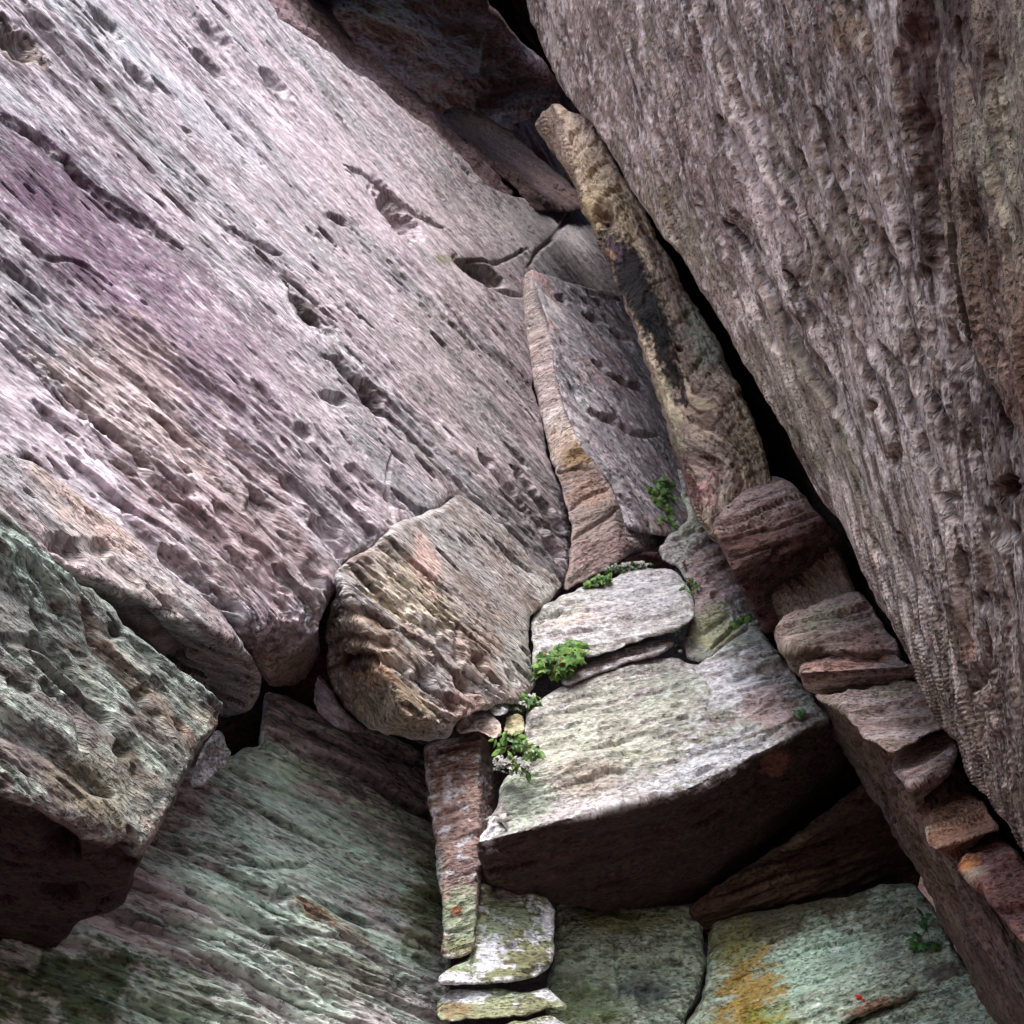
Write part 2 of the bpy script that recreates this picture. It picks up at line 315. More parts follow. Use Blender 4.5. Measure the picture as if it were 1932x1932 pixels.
# ------------------------------------------------------------------ the left wall
LILAC = [(162, 152, 159), (148, 148, 153), (110, 99, 105)]
REL_A = dict(und=.06, us=.7, rid=.022, rs=(.8, 9), fin=.008, fs=(4, 36), pit=.036, ps=(5, 19), pth=.25, mic=.006, warp=.12, chip=.035, cs=(1.0, 4))
rock('cliff_wall', 'huge pale lilac rock wall sweeping down from the top left, pitted and streaked', 
 [(-420, -280), (480, -280), (500, -20), (506, 0), (528, 31), (580, 70), (636, 113), (711, 164), (779, 219), (834, 267), (882, 307), (912, 349), (977, 376), (1005, 372), (1093, 379), (1180, 400), (1200, 560), (1060, 600), (1010, 530), (992, 512), (992, 600), (1003, 720), (1040, 870), (1066, 940), (1080, 1010), (1070, 1100), (1040, 1150),
  (960, 1150), (870, 950), (850, 935), (830, 962), (790, 985), (745, 1000), (700, 1035), (652, 1056), (640, 1092), (612, 1150), (600, 1190), (600, 1240), (585, 1272), (555, 1292), (510, 1295), (488, 1270), (450, 1206), (415, 1166), (350, 1150), (250, 1080), (-420, 900)],
 [[(0, 1000, 3.5), (1060, 1100, 7.0), (1000, 400, 12.5)], [(440, 1180, 4.1), (600, 1180, 4.75), (520, 1290, 5.2)]],
 ((200, 500), (700, 960)), LILAC, k=14, R=.10, T=1.2, jag=5, h=2.3, grain=.42, mat=WALL, rel=dict(REL_A, fin=.006, rid=.018, calm=((1000, 420, 260, .85), (700, 250, 260, .6), (150, 380, 220, .5), (560, 480, 200, .3))),
 feat=[('s', [(-60, 190), (60, 245), (120, 290), (160, 330), (230, 390), (290, 430), (350, 480)], 60, -.05), ('g', [(0, 212), (50, 240), (110, 275), (150, 325), (200, 360), (290, 425), (345, 470)], 7, .09),
  ('p', 30, 85, 70, 26, 38, .10), ('p', 260, 145, 48, 13, 38, .12), ('p', 195, 45, 50, 12, 42, .08), ('p', 390, 120, 45, 12, 45, .07), ('p', 520, 160, 40, 12, 42, .08), ('p', 400, 60, 60, 16, 40, .06),
  ('p', 745, 400, 75, 24, 52, .30), ('p', 905, 515, 62, 15, 27, .28), ('p', 560, 575, 34, 11, 50, .16), ('p', 585, 605, 34, 14, 35, .2), ('p', 640, 415, 28, 9, 25, .12),
  ('p', 645, 705, 30, 11, 55, .18), ('p', 690, 750, 46, 22, 50, .32), ('p', 565, 822, 22, 12, 45, .2), ('p', 625, 755, 32, 12, 15, .09), ('p', 620, 680, 24, 8, 10, .07),
  ('p', 270, 870, 22, 11, 45, .12), ('p', 345, 880, 26, 11, 35, .13), ('p', 340, 920, 40, 14, 40, .14), ('p', 100, 790, 60, 12, 45, .1), ('p', 130, 760, 75, 9, 42, .08), ('p', 65, 880, 42, 14, 40, .1),
  ('g', [(1075, 400), (1062, 430), (1030, 455), (1005, 480), (995, 505)], 6, .16), ('g', [(995, 470), (940, 500), (880, 490)], 5, .1), ('g', [(985, 560), (930, 545), (880, 510)], 6, .1),
  ('g', [(650, 310), (700, 335), (780, 400), (840, 430)], 6, .08), ('g', [(430, 430), (500, 470), (530, 480)], 7, .08), ('g', [(40, 450), (90, 490), (160, 495), (210, 540)], 7, .06), ('g', [(0, 610), (80, 690), (160, 770), (260, 850), (300, 900)], 9, .07),
  ('w', [(590, 980), (630, 1020), (655, 1050)], 26, .10), ('g', [(735, 990), (735, 950), (728, 900), (735, 860)], 5, .05), ('w', [(530, 900), (600, 960), (640, 1010)], 18, .07),
  ('w', [(480, 930), (520, 1010), (600, 1110)], 30, .12), ('w', [(400, 950), (470, 1040), (540, 1120)], 20, .09), ('w', [(300, 1040), (380, 1090), (440, 1150)], 22, .12), ('w', [(225, 960), (262, 1010), (320, 1070), (400, 1120)], 16, .12),
  ('w', [(650, 880), (760, 960)], 14, .05), ('g', [(900, 850), (990, 960), (1060, 1060)], 12, .12), ('g', [(960, 880), (1020, 950), (1060, 1000)], 10, .14), ('w', [(880, 1010), (960, 1090), (1010, 1150)], 24, .16), ('p', 1040, 1035, 26, 14, 50, .25)],
 specks=[((88, 74, 84), (5, 16), .02, .26, .55, .6), ((212, 200, 210), (3, 10), .06, .28, .6, .3), ((100, 110, 106), (1.1, 5), .1, .35, .35), ((214, 206, 212), (12, 26), .16, .26, .5)],
 paint=[(745, 400, 80, 26, 52, (104, 92, 90), .8, 5), (640, 415, 30, 10, 25, (90, 80, 80), .8, 5), (690, 750, 50, 26, 50, (70, 60, 60), .8, 6), (575, 590, 50, 22, 42, (80, 68, 66), .7, 6), (30, 85, 80, 30, 38, (120, 108, 100), .7, 5), (330, 640, 300, 140, 42, (120, 98, 114), .6, 11, 1.4), (170, 420, 260, 120, 42, (92, 70, 88), .8, 10, 1.2), (60, 330, 110, 100, 30, (86, 66, 82), .7, 8), (650, 330, 300, 90, 38, (196, 182, 192), .5, 3), (1040, 430, 150, 70, 10, (232, 226, 230), .65, 3), (420, 250, 170, 45, 40, (176, 178, 186), .5, 3), (250, 750, 220, 120, 40, (196, 178, 172), .5, 3),
  (450, 1000, 230, 150, 40, (146, 122, 120), .5, 3), (540, 1260, 90, 70, 0, (128, 104, 84), .7, 3), (960, 1020, 110, 150, 40, (92, 90, 86), .55, 5), (905, 505, 60, 22, 25, (84, 84, 66), .7, 6), (840, 490, 30, 14, 10, (110, 110, 80), .7, 6), (180, 60, 200, 60, 40, (176, 182, 186), .4, 3)])
REL_B = dict(REL_A, rid=.02, pit=.03, pd=.4)
rock('pitted_rock', 'pitted grey rock between the pink rib and the long leaning pillar',
 [(996, 505), (1030, 520), (1100, 540), (1180, 560), (1260, 640), (1330, 900), (1310, 1020), (1240, 1010), (1180, 1000), (1150, 910), (1120, 885), (1085, 830), (1062, 760), (1052, 720), (1038, 640), (1030, 590), (1010, 540)],
 [[(1040, 540, 9.9), (1240, 900, 8.4), (1090, 850, 7.9)]], ((1040, 560), (1240, 800)), LILAC, R=.05, T=1.0, jag=3, rel=REL_B,
 feat=[('g', [(1070, 720), (1110, 770), (1160, 800), (1200, 822), (1240, 825)], 8, .16), ('g', [(1100, 545), (1140, 560), (1175, 570)], 6, .12), ('p', 1060, 562, 14, 8, 30, .1), ('p', 1120, 600, 26, 8, 30, .12), ('p', 1170, 635, 26, 8, 25, .12), ('g', [(1115, 680), (1170, 720), (1220, 740)], 8, .08), ('p', 1150, 790, 20, 12, 20, .1)],
 specks=[((96, 84, 92), (6, 18), .06, .28, .5), ((216, 210, 214), (5, 12), .0, .24, .7), ((190, 150, 146), (1.5, 4), .15, .35, .5)])
rock('rock_rib', 'narrow pink and cream rib of rock between two grey faces',
 [(984, 520), (1000, 505), (1018, 520), (1032, 570), (1040, 620), (1055, 700), (1066, 750), (1086, 800), (1100, 835), (1090, 870), (1058, 892), (1044, 884), (1030, 820), (1012, 745), (1000, 700), (992, 640), (988, 580)],
 [[(990, 560, 10.15), (1050, 540, 9.8), (1050, 870, 8.05)]], ((1000, 620), (1040, 600)), [(176, 160, 158), (180, 170, 164), (158, 140, 140)], R=.07, T=.6, jag=2.5, rel=dict(und=.02, rid=.012, fin=.006, mic=.004),
 specks=[((232, 222, 222), (3, 6), .1, .3, .6)], paint=[(1068, 840, 40, 50, 0, (172, 148, 124), .6)])
rock('rock_stack', 'stack of thin orange and pink layers below the gold tipped end of the rib',
 [(1045, 886), (1066, 850), (1080, 824), (1100, 846), (1128, 880), (1150, 902), (1168, 945), (1178, 988), (1225, 992), (1262, 1010), (1245, 1035), (1200, 1040), (1170, 1062), (1120, 1085), (1062, 1118), (1072, 1060), (1080, 1010), (1070, 960), (1062, 915)],
 [[(1050, 890, 7.7), (1230, 1020, 7.3), (1070, 1110, 6.75)], [(1135, 905, 7.5), (1150, 1000, 7.15), (1250, 1000, 8.4)]], ((1070, 960), (1150, 925)), [(146, 132, 128), (142, 128, 128), (118, 104, 100)], R=.02, T=.8, jag=5, rel=dict(und=.02, chip=.03, rid=.014, rs=(1.5, 12), fin=.006, ter=.012, tf=9),
 feat=[('g', [(1050, 892), (1090, 882), (1128, 884)], 5, .06), ('g', [(1075, 965), (1110, 935), (1150, 920)], 5, .05), ('g', [(1080, 1020), (1130, 985), (1165, 960)], 6, .06)],
 paint=[(1088, 862, 40, 30, 0, (158, 132, 98), .8, 3, .2), (1110, 930, 60, 30, -20, (164, 134, 114), .5), (1130, 1040, 90, 40, -20, (152, 126, 126), .5), (1220, 1010, 50, 20, 0, (210, 200, 204), .6), (1095, 895, 40, 14, -10, (112, 84, 70), .5)])
rock('rounded_rock', 'rounded striped rock with a brown and gold end, mid left',
 [(636, 1072), (655, 1058), (700, 1040), (722, 1010), (742, 985), (775, 974), (805, 968), (835, 948), (862, 930), (900, 950), (960, 1010), (1060, 1100), (1030, 1140), (1003, 1155), (998, 1200), (1004, 1262), (1015, 1290), (975, 1325), (940, 1330), (905, 1340), (862, 1360), (848, 1392), (790, 1394), (720, 1385), (668, 1352), (634, 1306), (617, 1266), (612, 1190), (620, 1160), (630, 1115)],
 [[(650, 1070, 4.82), (1000, 1130, 6.28), (860, 1380, 4.84)], [(690, 1200, 4.68), (780, 1370, 4.6), (620, 1280, 5.1)], [(700, 1345, 4.55), (850, 1375, 4.95), (760, 1392, 5.2)]],
 ((700, 1050), (1000, 1310)), [(166, 157, 153), (166, 164, 166), (128, 116, 112)], k=40, R=.04, T=.9, jag=6, grain=.4, rel=dict(REL_A, und=.04, pit=.045, ps=(4, 20), rid=.008, chip=.016, pth=.2),
 feat=[('w', [(625, 1165), (660, 1150), (700, 1165), (740, 1190)], 14, .07), ('w', [(618, 1215), (650, 1195), (700, 1205), (740, 1225)], 13, .09), ('w', [(625, 1262), (670, 1235), (720, 1240), (770, 1280)], 16, .07), ('p', 725, 1212, 16, 7, 35, .1), ('p', 900, 1250, 26, 14, 50, .16), ('p', 880, 1290, 30, 16, 45, .14), ('w', [(820, 1200), (850, 1250), (900, 1300), (940, 1330)], 14, .05), ('p', 850, 1330, 28, 14, 45, .1), ('w', [(860, 1180), (852, 1220), (870, 1250)], 9, .1), ('p', 800, 1280, 30, 12, 50, .08), ('p', 960, 1280, 22, 8, 50, .08), ('p', 810, 1190, 26, 10, 40, .06)],
 specks=[((104, 86, 78), (3, 9), .02, .3, .55, .4), ((208, 206, 206), (2, 7), .1, .35, .55), ((140, 154, 140), (1, 4), .15, .4, .3)],
 paint=[(700, 1220, 110, 70, 20, (138, 116, 96), .6, 4), (690, 1260, 80, 35, 15, (156, 120, 90), .5, 6), (672, 1248, 45, 22, 10, (52, 40, 50), .85, 5), (745, 1330, 110, 60, 15, (134, 118, 96), .75, 2, .3), (770, 1130, 120, 60, 35, (196, 184, 160), .6, 3), (800, 1060, 34, 70, -10, (206, 176, 168), .7, 3), (900, 1230, 60, 60, 40, (150, 122, 110), .5, 6), (870, 1330, 60, 50, 40, (156, 124, 116), .6, 6), (985, 1220, 40, 90, 20, (176, 184, 176), .4)])

RIB = [(168, 152, 154), (152, 150, 152), (116, 100, 102)]
REL_Q = dict(und=.05, us=1.8, rid=.032, rs=(1.2, 8), fin=.010, fs=(4, 32), pit=.05, ps=(4, 12), pth=.14, mic=.008, warp=.10)
rock('rock_nose', 'blunt nosed rib squeezed between the big lilac wall and the dark left rock',
 [(-420, 780), (60, 870), (160, 940), (222, 985), (262, 1022), (320, 1080), (370, 1118), (417, 1150), (450, 1206), (476, 1240), (492, 1278), (491, 1315), (465, 1342), (425, 1354), (400, 1350), (300, 1330), (150, 1200), (-420, 1150)],
 [[(0, 900, 3.59), (400, 1160, 3.95), (300, 1000, 4.07)], [(130, 1062, 3.50), (376, 1195, 3.92), (250, 1250, 4.7)]], ((60, 900), (380, 1170)), RIB, k=18, R=.05, grain=.4, T=.9, jag=4, rel=dict(REL_Q, pit=.06),
 feat=[('p', 120, 1035, 52, 20, 35, .2), ('w', [(130, 1020), (190, 1050), (260, 1110)], 18, .12), ('w', [(160, 960), (220, 1010), (300, 1080)], 12, .07), ('w', [(230, 1120), (290, 1180), (350, 1240)], 20, .1), ('w', [(300, 1120), (360, 1170), (420, 1220)], 12, .06), ('p', 190, 1030, 30, 14, 30, .12), ('p', 400, 1300, 16, 8, 30, .05)],
 specks=[((92, 76, 74), (3, 9), .0, .3, .6), ((206, 196, 192), (3, 7), .1, .3, .5)], paint=[(180, 960, 160, 60, 35, (196, 172, 160), .5, 3)])
rock('dark_rock', 'big rugged green and brown rock filling the lower left, shade underneath coloured near black',
 [(-420, 930), (-30, 955), (0, 978), (51, 1008), (99, 1063), (147, 1100), (205, 1135), (239, 1183), (285, 1225), (328, 1258), (370, 1298), (407, 1336), (408, 1372), (376, 1415), (345, 1465), (329, 1504), (325, 1521), (295, 1570), (265, 1620), (250, 1666), (238, 1705), (200, 1722), (150, 1735), (100, 1790), (60, 1860), (20, 1905), (-40, 1950), (-420, 1980)],
 [[(0, 1000, 3.05), (400, 1340, 3.6), (0, 1400, 2.6)], [(0, 1520, 2.49), (240, 1600, 2.83), (100, 1800, 3.9)]], ((20, 1000), (330, 1300)), [(124, 118, 114), (134, 144, 138), (84, 74, 72)], under=(54, 40, 42), k=12, R=.06, T=1.2, grain=.4, jag=5, rel=dict(REL_Q, und=.08, us=2.0, rid=.036, chip=.05, cs=(1.5, 5)),  # underside colour set near black to carry its shade
 feat=[('w', [(0, 1060), (60, 1085), (120, 1160)], 22, .1), ('w', [(60, 1150), (120, 1230), (180, 1300), (240, 1400)], 16, .09), ('w', [(150, 1130), (200, 1230), (260, 1300), (320, 1400)], 20, .11), ('p', 275, 1305, 17, 20, 30, .22), ('w', [(0, 1200), (90, 1215), (150, 1270)], 20, .1), ('w', [(-40, 1360), (40, 1380), (130, 1430), (210, 1500)], 36, .22), ('w', [(-40, 1500), (60, 1540), (150, 1610)], 34, .2), ('p', 235, 1410, 20, 26, 10, .14), ('w', [(255, 1440), (265, 1480), (300, 1520)], 14, .12), ('w', [(110, 1310), (150, 1350), (170, 1420)], 16, .1), ('p', 220, 1190, 22, 14, 30, .12), ('p', 100, 1300, 30, 14, 30, .1), ('p', 110, 1600, 40, 24, 10, .15), ('p', 340, 1370, 24, 12, 50, .08), ('w', [(20, 1280), (60, 1300)], 18, .12)],
 specks=[((78, 64, 60), (6, 15), -.02, .28, .65), ((180, 194, 182), (5, 13), .04, .28, .65, .4), ((170, 146, 130), (2, 5), .2, .4, .4)],
 paint=[(60, 1080, 120, 70, 30, (176, 196, 184), .6, 4), (30, 1850, 80, 90, 0, (60, 76, 34), .8, 6), (200, 1480, 120, 90, 20, (122, 118, 92), .4, 4)])
rock('wedged_stone', 'small grey wedge shaped stone jammed in the gap beside the dark left rock',
 [(408, 1368), (422, 1378), (432, 1410), (430, 1440), (408, 1458), (395, 1482), (352, 1490), (352, 1478), (374, 1440), (380, 1415), (398, 1390)],
 [[(400, 1370, 4.1), (430, 1440, 4.2), (360, 1485, 3.8)]], ((380, 1400), (420, 1440)), [(140, 128, 134), (156, 156, 160), (104, 92, 96)], R=.02, T=.3, jag=4.5, rel=dict(und=.05, us=4, rid=.02, mic=.01, chip=.06, cs=(5, 9)), specks=[((196, 200, 204), (4, 8), .1, .3, .5)])
rock('back_rock', 'dark reddish rock deep in the gap behind the wedged stone', 
 [(380, 1300), (500, 1250), (560, 1150), (600, 1070), (670, 1030), (710, 1100), (690, 1300), (690, 1380), (640, 1430), (520, 1450), (440, 1500), (380, 1500)],
 [[(400, 1380, 5.3), (640, 1380, 5.8), (500, 1480, 5.6)]], ((400, 1380), (500, 1430)), [(84, 60, 60), (100, 72, 66), (60, 44, 46)], R=.1, T=.4, jag=4, rel=dict(und=.1, us=3))
rock('thin_slab', 'thin lilac slab tucked under the gold end of the rounded nose',
 [(600, 1268), (612, 1275), (622, 1300), (646, 1338), (676, 1368), (690, 1385), (640, 1375), (604, 1342), (590, 1318)],
 [[(600, 1290, 4.95), (680, 1370, 5.05), (600, 1330, 4.85)]], ((600, 1280), (660, 1350)), [(150, 140, 156), (120, 108, 116), (90, 80, 90)], R=.015, T=.3, jag=5, rel=dict(chip=.05, cs=(4, 9), rid=.02))

rock('green_wall', 'slanting wall with mint green lichen and dark bedding cracks at the bottom left',
 [(497, 1303), (520, 1306), (560, 1322), (600, 1341), (660, 1366), (720, 1382), (790, 1398), (830, 1410), (830, 1500), (840, 1600), (850, 1700), (850, 1850), (850, 2150), (-300, 2150), (-300, 1700), (200, 1600), (240, 1560), (300, 1480), (380, 1440), (436, 1428), (460, 1412), (500, 1405), (494, 1380), (496, 1340)],
 [[(60, 1932, 3.6), (830, 1932, 4.9), (600, 1340, 5.4)]], ((520, 1420), (800, 1570)), [(206, 210, 206), (186, 180, 184), (136, 124, 128)], R=.05, T=1.0, jag=4, grain=.35,
 rel=dict(und=.04, us=1.2, rid=.026, rs=(1.1, 11), fin=.008, fs=(3.5, 40), pit=.05, ps=(2.6, 20), pth=.16, mic=.005, warp=.08, ter=.03, tf=7, chip=.04, cs=(1.2, 7)),
 feat=[('g', [(500, 1408), (540, 1422), (600, 1458), (622, 1480)], 7, .14), ('p', 530, 1690, 20, 16, 20, .2), ('g', [(520, 1735), (580, 1770), (650, 1775), (700, 1810), (760, 1850), (830, 1890)], 9, .13), ('p', 515, 1785, 12, 18, 30, .1), ('w', [(440, 1630), (520, 1640), (580, 1630)], 14, .08), ('w', [(300, 1560), (420, 1630), (520, 1670)], 8, .05), ('g', [(540, 1830), (620, 1900)], 8, .08), ('p', 690, 1470, 14, 6, 0, .08), ('w', [(600, 1500), (700, 1560), (820, 1640)], 8, .06), ('g', [(780, 1800), (835, 1840)], 7, .1), ('w', [(290, 1650), (400, 1700), (500, 1750)], 8, .05)],
 specks=[((204, 226, 214), (.8, 8), -.08, .2, .8, .5), ((66, 56, 60), (2, 12), .08, .3, .6), ((190, 214, 200), (4, 14), .12, .3, .6)],
 paint=[(500, 1450, 110, 50, 20, (178, 206, 182), .7, 3), (560, 1600, 260, 130, 25, (160, 196, 180), .5, 4), (720, 1450, 150, 60, 20, (138, 126, 144), .6, 3), (590, 1722, 60, 20, 28, (150, 116, 92), .75, 9), (660, 1765, 60, 16, 30, (136, 104, 86), .6, 9), (720, 1700, 40, 14, 20, (146, 112, 90), .5, 9), (780, 1400, 110, 50, 20, (84, 66, 78), .6, 3), (140, 1870, 200, 110, -10, (60, 82, 34), .85, 6, 1.0), (800, 1720, 50, 120, 0, (112, 120, 66), .6, 4), (320, 1900, 160, 80, 10, (100, 130, 96), .5, 6), (640, 1840, 200, 60, 25, (108, 88, 82), .5, 5)])

# ------------------------------------------------------------------ the blocks in the middle
LIT = [(156, 153, 152), (150, 152, 143), (132, 121, 121)]
CRUST = [((200, 202, 208), (11, 17), .10, .20, .6, .6), ((206, 208, 208), (26, 40), .14, .22, .6), ((150, 170, 146), (1, 3), .1, .35, .35), ((120, 104, 100), (9, 22), .12, .30, .5)]
FLAT = dict(und=.03, us=2.2, rid=.010, rs=(1.0, 9), fin=.005, fs=(5, 34), mic=.004, warp=.06, pit=.03, ps=(4, 18), pth=.3, ter=.012, tf=6, chip=.03, cs=(1.6, 6))
rock('ledge_block', 'largest pale block with a black overhang beneath its jagged front edge',
 [(983, 1376), (996, 1341), (1031, 1306), (1070, 1288), (1116, 1271), (1191, 1246), (1240, 1240), (1286, 1241), (1308, 1258), (1335, 1240), (1370, 1215), (1425, 1180), (1470, 1230), (1510, 1290), (1560, 1345), (1620, 1440), (1660, 1500), (1640, 1525), (1560, 1575), (1490, 1610), (1420, 1645), (1320, 1702), (1150, 1716), (1040, 1706), (960, 1684), (915, 1662), (903, 1620), (903, 1584), (919, 1549), (940, 1505), (952, 1470), (985, 1440), (990, 1410)],
 [[(930, 1580, 4.7), (1540, 1366, 5.5), (1200, 1246, 5.95)], [(903, 1590, 4.668), (1300, 1488, 5.028), (1150, 1715, 5.5)], [(1300, 1488, 5.028), (1541, 1366, 5.5), (1500, 1650, 6.4)]],
 ((1000, 1400), (1300, 1330)), LIT, mat=SMOOTH, under=(62, 43, 41), k=160, R=.03, T=.9, jag=6, rel=dict(FLAT, und=.05, us=3.2),  # overhang coloured dark red-brown to deepen its shade
 feat=[('g', [(1210, 1370), (1240, 1358), (1275, 1350)], 5, .05), ('p', 1288, 1358, 16, 5, -15, .06), ('g', [(1420, 1345), (1470, 1320), (1530, 1330)], 4, .05), ('g', [(1390, 1280), (1440, 1262), (1500, 1280)], 5, .05), ('g', [(1127, 1545), (1125, 1500), (1118, 1460)], 4, .03), ('g', [(1310, 1460), (1350, 1445), (1400, 1420)], 5, .04), ('g', [(1010, 1310), (1060, 1300)], 5, .04), ('g', [(1310, 1260), (1350, 1300), (1330, 1350)], 4, .02), ('g', [(1440, 1395), (1500, 1360), (1545, 1352)], 5, .05), ('g', [(1330, 1240), (1400, 1230), (1440, 1215)], 4, .04), ('p', 1240, 1385, 30, 5, -14, .03)],
 specks=CRUST, paint=[(1120, 1400, 190, 100, -15, (190, 192, 176), .5, 3), (1330, 1440, 130, 36, -24, (196, 198, 206), .8, 12, 1.2), (1400, 1300, 110, 60, 30, (214, 214, 224), .6, 6), (1460, 1340, 80, 46, 20, (160, 128, 122), .6, 3), (1080, 1520, 180, 30, -12, (180, 174, 176), .6, 12, 1.2), (1110, 1470, 80, 40, -10, (150, 138, 124), .6, 4), (920, 1575, 40, 36, -30, (232, 234, 240), .9, 4), (985, 1500, 60, 60, 0, (180, 198, 178), .6, 3), (1460, 1440, 40, 30, -30, (140, 96, 86), .8, 3)])
rock('pale_block', 'pale lichen covered block resting above the largest block, ivy under its left corner',
 [(998, 1153), (1025, 1140), (1056, 1131), (1111, 1108), (1150, 1092), (1181, 1078), (1225, 1072), (1268, 1073), (1292, 1095), (1306, 1131), (1303, 1176), (1271, 1193), (1216, 1208), (1156, 1224), (1110, 1240), (1060, 1254), (1008, 1264), (1003, 1246), (1006, 1200)],
 [[(1003, 1250, 5.75), (1290, 1190, 6.0), (1150, 1090, 6.75)]], ((1010, 1200), (1290, 1150)), LIT, mat=SMOOTH, R=.03, T=.6, jag=6, rel=FLAT,
 feat=[('p', 1073, 1206, 8, 6, 0, .06), ('p', 1028, 1230, 7, 7, 0, .07), ('g', [(1010, 1180), (1060, 1150)], 4, .03), ('g', [(1230, 1165), (1300, 1150)], 4, .03)], specks=CRUST, paint=[(1100, 1160, 90, 20, -15, (206, 184, 180), .5, 4), (1200, 1120, 120, 50, -10, (186, 184, 192), .6, 12)])
rock('thin_block', 'thin shelf of rock between the two pale blocks',
 [(1150, 1232), (1180, 1220), (1220, 1210), (1266, 1200), (1280, 1215), (1262, 1232), (1235, 1240), (1190, 1250), (1120, 1275), (1060, 1300), (1060, 1275), (1110, 1250)],
 [[(1156, 1226, 6.0), (1270, 1210, 6.05), (1200, 1250, 5.85)]], ((1160, 1240), (1270, 1215)), [(176, 166, 168), (150, 140, 140), (110, 96, 98)], R=.05, T=.4, jag=3, rel=dict(FLAT, rid=.02), specks=CRUST[:1])
rock('corner_rock', 'speckled pale rock with a deep crack beside the pale block, reaching up behind the pillar',
 [(1240, 1040), (1262, 1010), (1300, 985), (1285, 930), (1275, 880), (1340, 900), (1400, 1050), (1470, 1190), (1440, 1200), (1400, 1205), (1360, 1228), (1330, 1250), (1300, 1256), (1290, 1230), (1296, 1195), (1312, 1140), (1300, 1098), (1275, 1068), (1245, 1060)],
 [[(1270, 1080, 6.9), (1430, 1180, 6.6), (1300, 1240, 6.1)]], ((1300, 1200), (1420, 1130)), LIT, mat=SMOOTH, R=.03, T=.6, jag=6, rel=dict(FLAT, rid=.022, und=.06, us=2.5),
 feat=[('g', [(1340, 1225), (1380, 1190), (1430, 1165)], 7, .12), ('g', [(1290, 1010), (1330, 1000)], 7, .08), ('w', [(1340, 1120), (1390, 1150)], 10, .05)],
 specks=CRUST, paint=[(1350, 1180, 60, 50, 0, (180, 186, 140), .6, 4), (1340, 1090, 60, 70, 40, (178, 140, 140), .5, 4), (1310, 960, 50, 60, 0, (196, 206, 180), .6)])
rock('broken_rock', 'reddish overhanging rock at the root of the layered stack', 
 [(1150, 1068), (1180, 1050), (1230, 1035), (1262, 1040), (1285, 1066), (1260, 1085), (1200, 1100), (1130, 1120), (1060, 1150), (1020, 1160), (1050, 1120), (1110, 1095)],
 [[(1100, 1110, 7.6), (1260, 1050, 7.8), (1150, 1140, 7.9)]], ((1100, 1100), (1200, 1060)), [(120, 90, 88), (140, 112, 110), (90, 70, 70)], R=.05, T=.4, jag=4, rel=dict(und=.1, us=4))
rock('layered_column', 'narrow pink and brown column of thin layers left of the ledge block',
 [(804, 1402), (828, 1392), (854, 1394), (872, 1382), (895, 1376), (919, 1385), (942, 1405), (950, 1460), (960, 1520), (940, 1545), (912, 1585), (908, 1660), (900, 1700), (897, 1760), (894, 1800), (860, 1806), (834, 1812), (834, 1740), (832, 1690), (826, 1640), (820, 1585), (818, 1545), (806, 1520), (803, 1470)],
 [[(805, 1500, 5.1), (900, 1500, 5.1), (850, 1800, 4.65)], [(904, 1397, 5.27), (901, 1600, 4.94), (950, 1500, 5.8)]], ((810, 1500), (890, 1478)), [(162, 138, 132), (150, 132, 132), (116, 96, 92)], k=90, R=.015, T=.5, jag=4.5, rel=dict(und=.015, us=3, rid=.010, rs=(2, 16), fin=.006, fs=(6, 50), mic=.003, warp=.03, ter=.007, tf=13),
 feat=[('g', [(803, 1540), (840, 1540), (880, 1520)], 6, .1), ('g', [(810, 1470), (850, 1450), (895, 1448)], 4, .03), ('g', [(805, 1425), (850, 1415)], 4, .02), ('g', [(836, 1762), (860, 1756), (888, 1762)], 3, .04)],
 specks=[((216, 216, 226), (14, 20), .12, .2, .75, .5), ((90, 64, 58), (4, 16), .1, .3, .6)],
 paint=[(840, 1400, 40, 16, 0, (228, 230, 238), .8, 4), (845, 1490, 12, 40, 0, (226, 224, 232), .7, 5), (865, 1735, 50, 90, 0, (146, 162, 138), .85, 8, .4), (862, 1720, 20, 16, 0, (150, 88, 60), .85, 4), (855, 1785, 40, 22, 0, (140, 146, 112), .8, 3), (825, 1640, 14, 60, 0, (158, 168, 166), .7)])
MOSSY = [(134, 138, 108), (148, 156, 128), (104, 100, 78)]
WH = [((220, 224, 236), (12, 15), .12, .17, .9, .7), ((84, 74, 54), (12, 18), .12, .26, .6), ((160, 180, 158), (4, 8), .02, .22, .45)]
